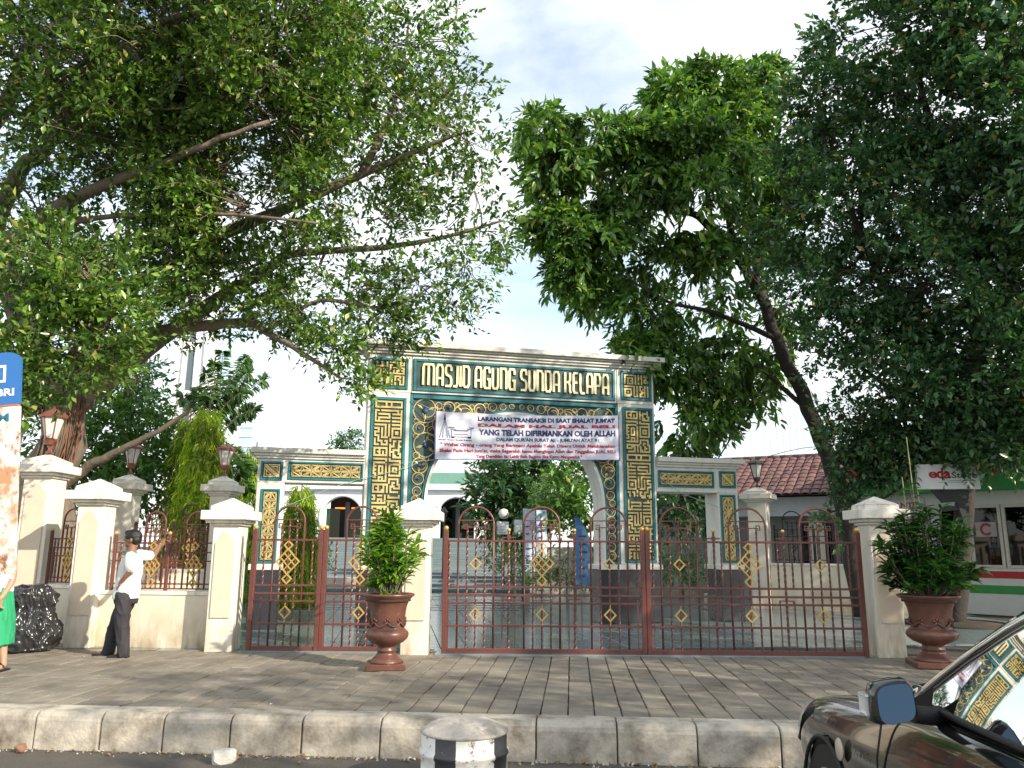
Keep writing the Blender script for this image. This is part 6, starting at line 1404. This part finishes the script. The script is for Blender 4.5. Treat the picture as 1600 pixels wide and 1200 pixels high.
# shop sign on its bracket
P = at(1480, 745, 15.6); ss = thing('shop_sign', 'tilted white shop sign reading da Store in red and green', 'sign', tuple(map(float, P)), -.12)
b = MB(); b.bbox(-.57, .57, -.05, .05, -.24, .24, .006, swhite); b.build('board', None, ss)
b = MB(); put_text(b, 'e', -.36, -.20, -.03, .10, -.053, sred, .03); put_text(b, 'da', -.215, .05, -.04, .17, -.053, sred, .035); put_text(b, 'Store', .06, .53, -.03, .085, -.053, M('sign_green', (.015, .17, .09), .5), .025); b.box(.0, .50, -.0535, -.051, -.085, -.077, sgreen); b.box(-.2, .50, -.0535, -.051, -.115, -.110, M('poster_grey', (.2, .2, .2), .6)); tag(b.build('lettering', None, ss), kind='stuff')
b = MB(); z_ = P[2]; b.prism([(-.30, -.25), (-.12, -.50), (.14, -.48), (.26, -1.0), (.32, -1.0), (.38, -.25)], .02, .10, darkiron); b.box(.26, .34, .10, 1.1, -.62, -.54, darkiron); b.build('bracket', None, ss)
# ---------------------------------------------------------------- banners, lamps and planters on the plaza
fb = M('banner_white_blue', (.62, .68, .78), .6, var=.06, scale=4, col2=(.20, .33, .55), mask=(.52, .6), mscale=3.5); fblue = M('banner_blue', (.10, .28, .58), .55, var=.1, scale=3, col2=(.35, .52, .72), mask=(.5, .6), mscale=3); bpr = M('banner_print', (.03, .06, .22), .6)
def flag(label, px0, px1, py0, py1, d, m, feather=False, lines=6, name='standing_banner', pole=True):
    p0, p1 = at(px0, py1, d), at(px1, py0, d); w, h = p1[0] - p0[0], p1[2] - p0[2]; t = thing(name, label, 'banner', (float(p0[0]), d, float(p0[2])), 0); b = MB(); NX, NZ = 6, 12
    for j in range(NZ + 1):
        for i in range(NX + 1):
            u, v = i / NX, j / NZ; x = u * w
            if feather: x *= (1 if v < .55 else 1 - .8 * ((v - .55) / .45) ** 1.6)
            b.v.append((x, .03 * math.sin(6 * u + 5 * v), v * h))
    b.mi(m)
    for j in range(NZ):
        for i in range(NX): k = j * (NX + 1) + i; b.f.append([k, k + 1, k + NX + 2, k + NX + 1]); b.m.append(0); b.sm.append(True)
    b.build('cloth', None, t); b = MB()
    for k in range(lines): z = h * (.12 + .7 * k / lines); b.box(w * .22, w * (.5 + .3 * random.random()), -.05, -.045, z, z + h * .02, bpr)
    tag(b.build('print', None, t), kind='stuff')
    if pole: b = MB(); b.tube([(-.01, 0, -p0[2]), (-.01, 0, h)], .012, 5, darkiron); b.build('pole', None, t)
flag('white and blue tall banner standing left of the hedge under the arch', 817, 836, 795, 893, 23.5, fb); flag('white tall banner with blue edges beside the first one', 838, 854, 797, 880, 24.2, fb)
flag('blue feather banner leaning in front of the right jamb', 899, 924, 808, 914, 19.0, fblue, True)
flag('small white notice banner hung behind the wide gate', 776, 795, 815, 835, 28, swhite, lines=3); flag('small white notice banner hung right of the globe lamp', 803, 820, 812, 832, 27.5, swhite, lines=3)
b = MB(); b.bbox(-4, 3, 0, .15, 0, 1.5, .01, M('garden_wall', (.50, .52, .46), .8, dirt=((.25, .26, .20), .5, .7, 2))); o = b.build('garden_wall', None, None, (4.6, 26.5, 0), (0, 0, -.1)); tag(o, 'grey green garden wall behind the hedges right of the arch', 'wall')
def lamp_post(label, x, y, h, globe):
    t = thing('lamp_post', label, 'lamp post', (x, y, 0), 0, 'lamp posts on the plaza'); b = MB(); b.lathe([(.10, 0), (.10, .2), (.05, .3), (.035, h)], 10, m=darkiron); b.build('post', None, t)
    b = MB()
    if globe: b.lathe([(.001, -.2), (.14, -.16), (.2, 0), (.16, .14), (.001, .2)], 14, (0, 0, h + .25), frost); b.build('globe', None, t)
    else:
        b.lathe([(.06, 0), (.14, .32), (.17, .33), (.05, .48), (.001, .55)], 6, (0, 0, h), blackl, smooth=False); b.build('lantern_head', None, t)
lamp_post('globe lamp post among the small notices behind the wide gate', float(at(787, 806, 30)[0]), 30, 2.45, True)
lamp_post('dark lantern post seen just right of the slim urn pier', float(at(694, 800, 33)[0]), 33, 2.55, False)
b = MB(); b.bbox(-1.6, 1.6, -.25, .25, 0, .42, .02, M('planter_stone', (.42, .40, .36), .8)); o = b.build('planter', None, None, (float(at(520, 885, 29)[0]), 29, 0)); tag(o, 'low stone planter near the stairs seen through the narrow gate', 'planter')
b = MB(); b.bbox(-.35, .35, -.35, .35, 0, .38, .02, M('planter_stone2', (.36, .33, .22), .8)); o = b.build('planter', None, None, (5.15, 20.2, 0)); tag(o, 'small square planter behind the right wing post', 'planter')

bed_ = thing('tree_bed', None, None, (float(at(1490, 975, 16.6)[0]) + .1, 16.7, 0)); tag(bed_, kind='structure')
b = MB(); b.lathe([(1.0, -.01), (1.0, .05), (.88, .05), (.88, .02)], 30, m=joint); b.build('ring_kerb', None, bed_); b = MB(); b.lathe([(.88, .03), (.5, .06), (.001, .08)], 30, m=soil); b.build('bed_soil', None, bed_)
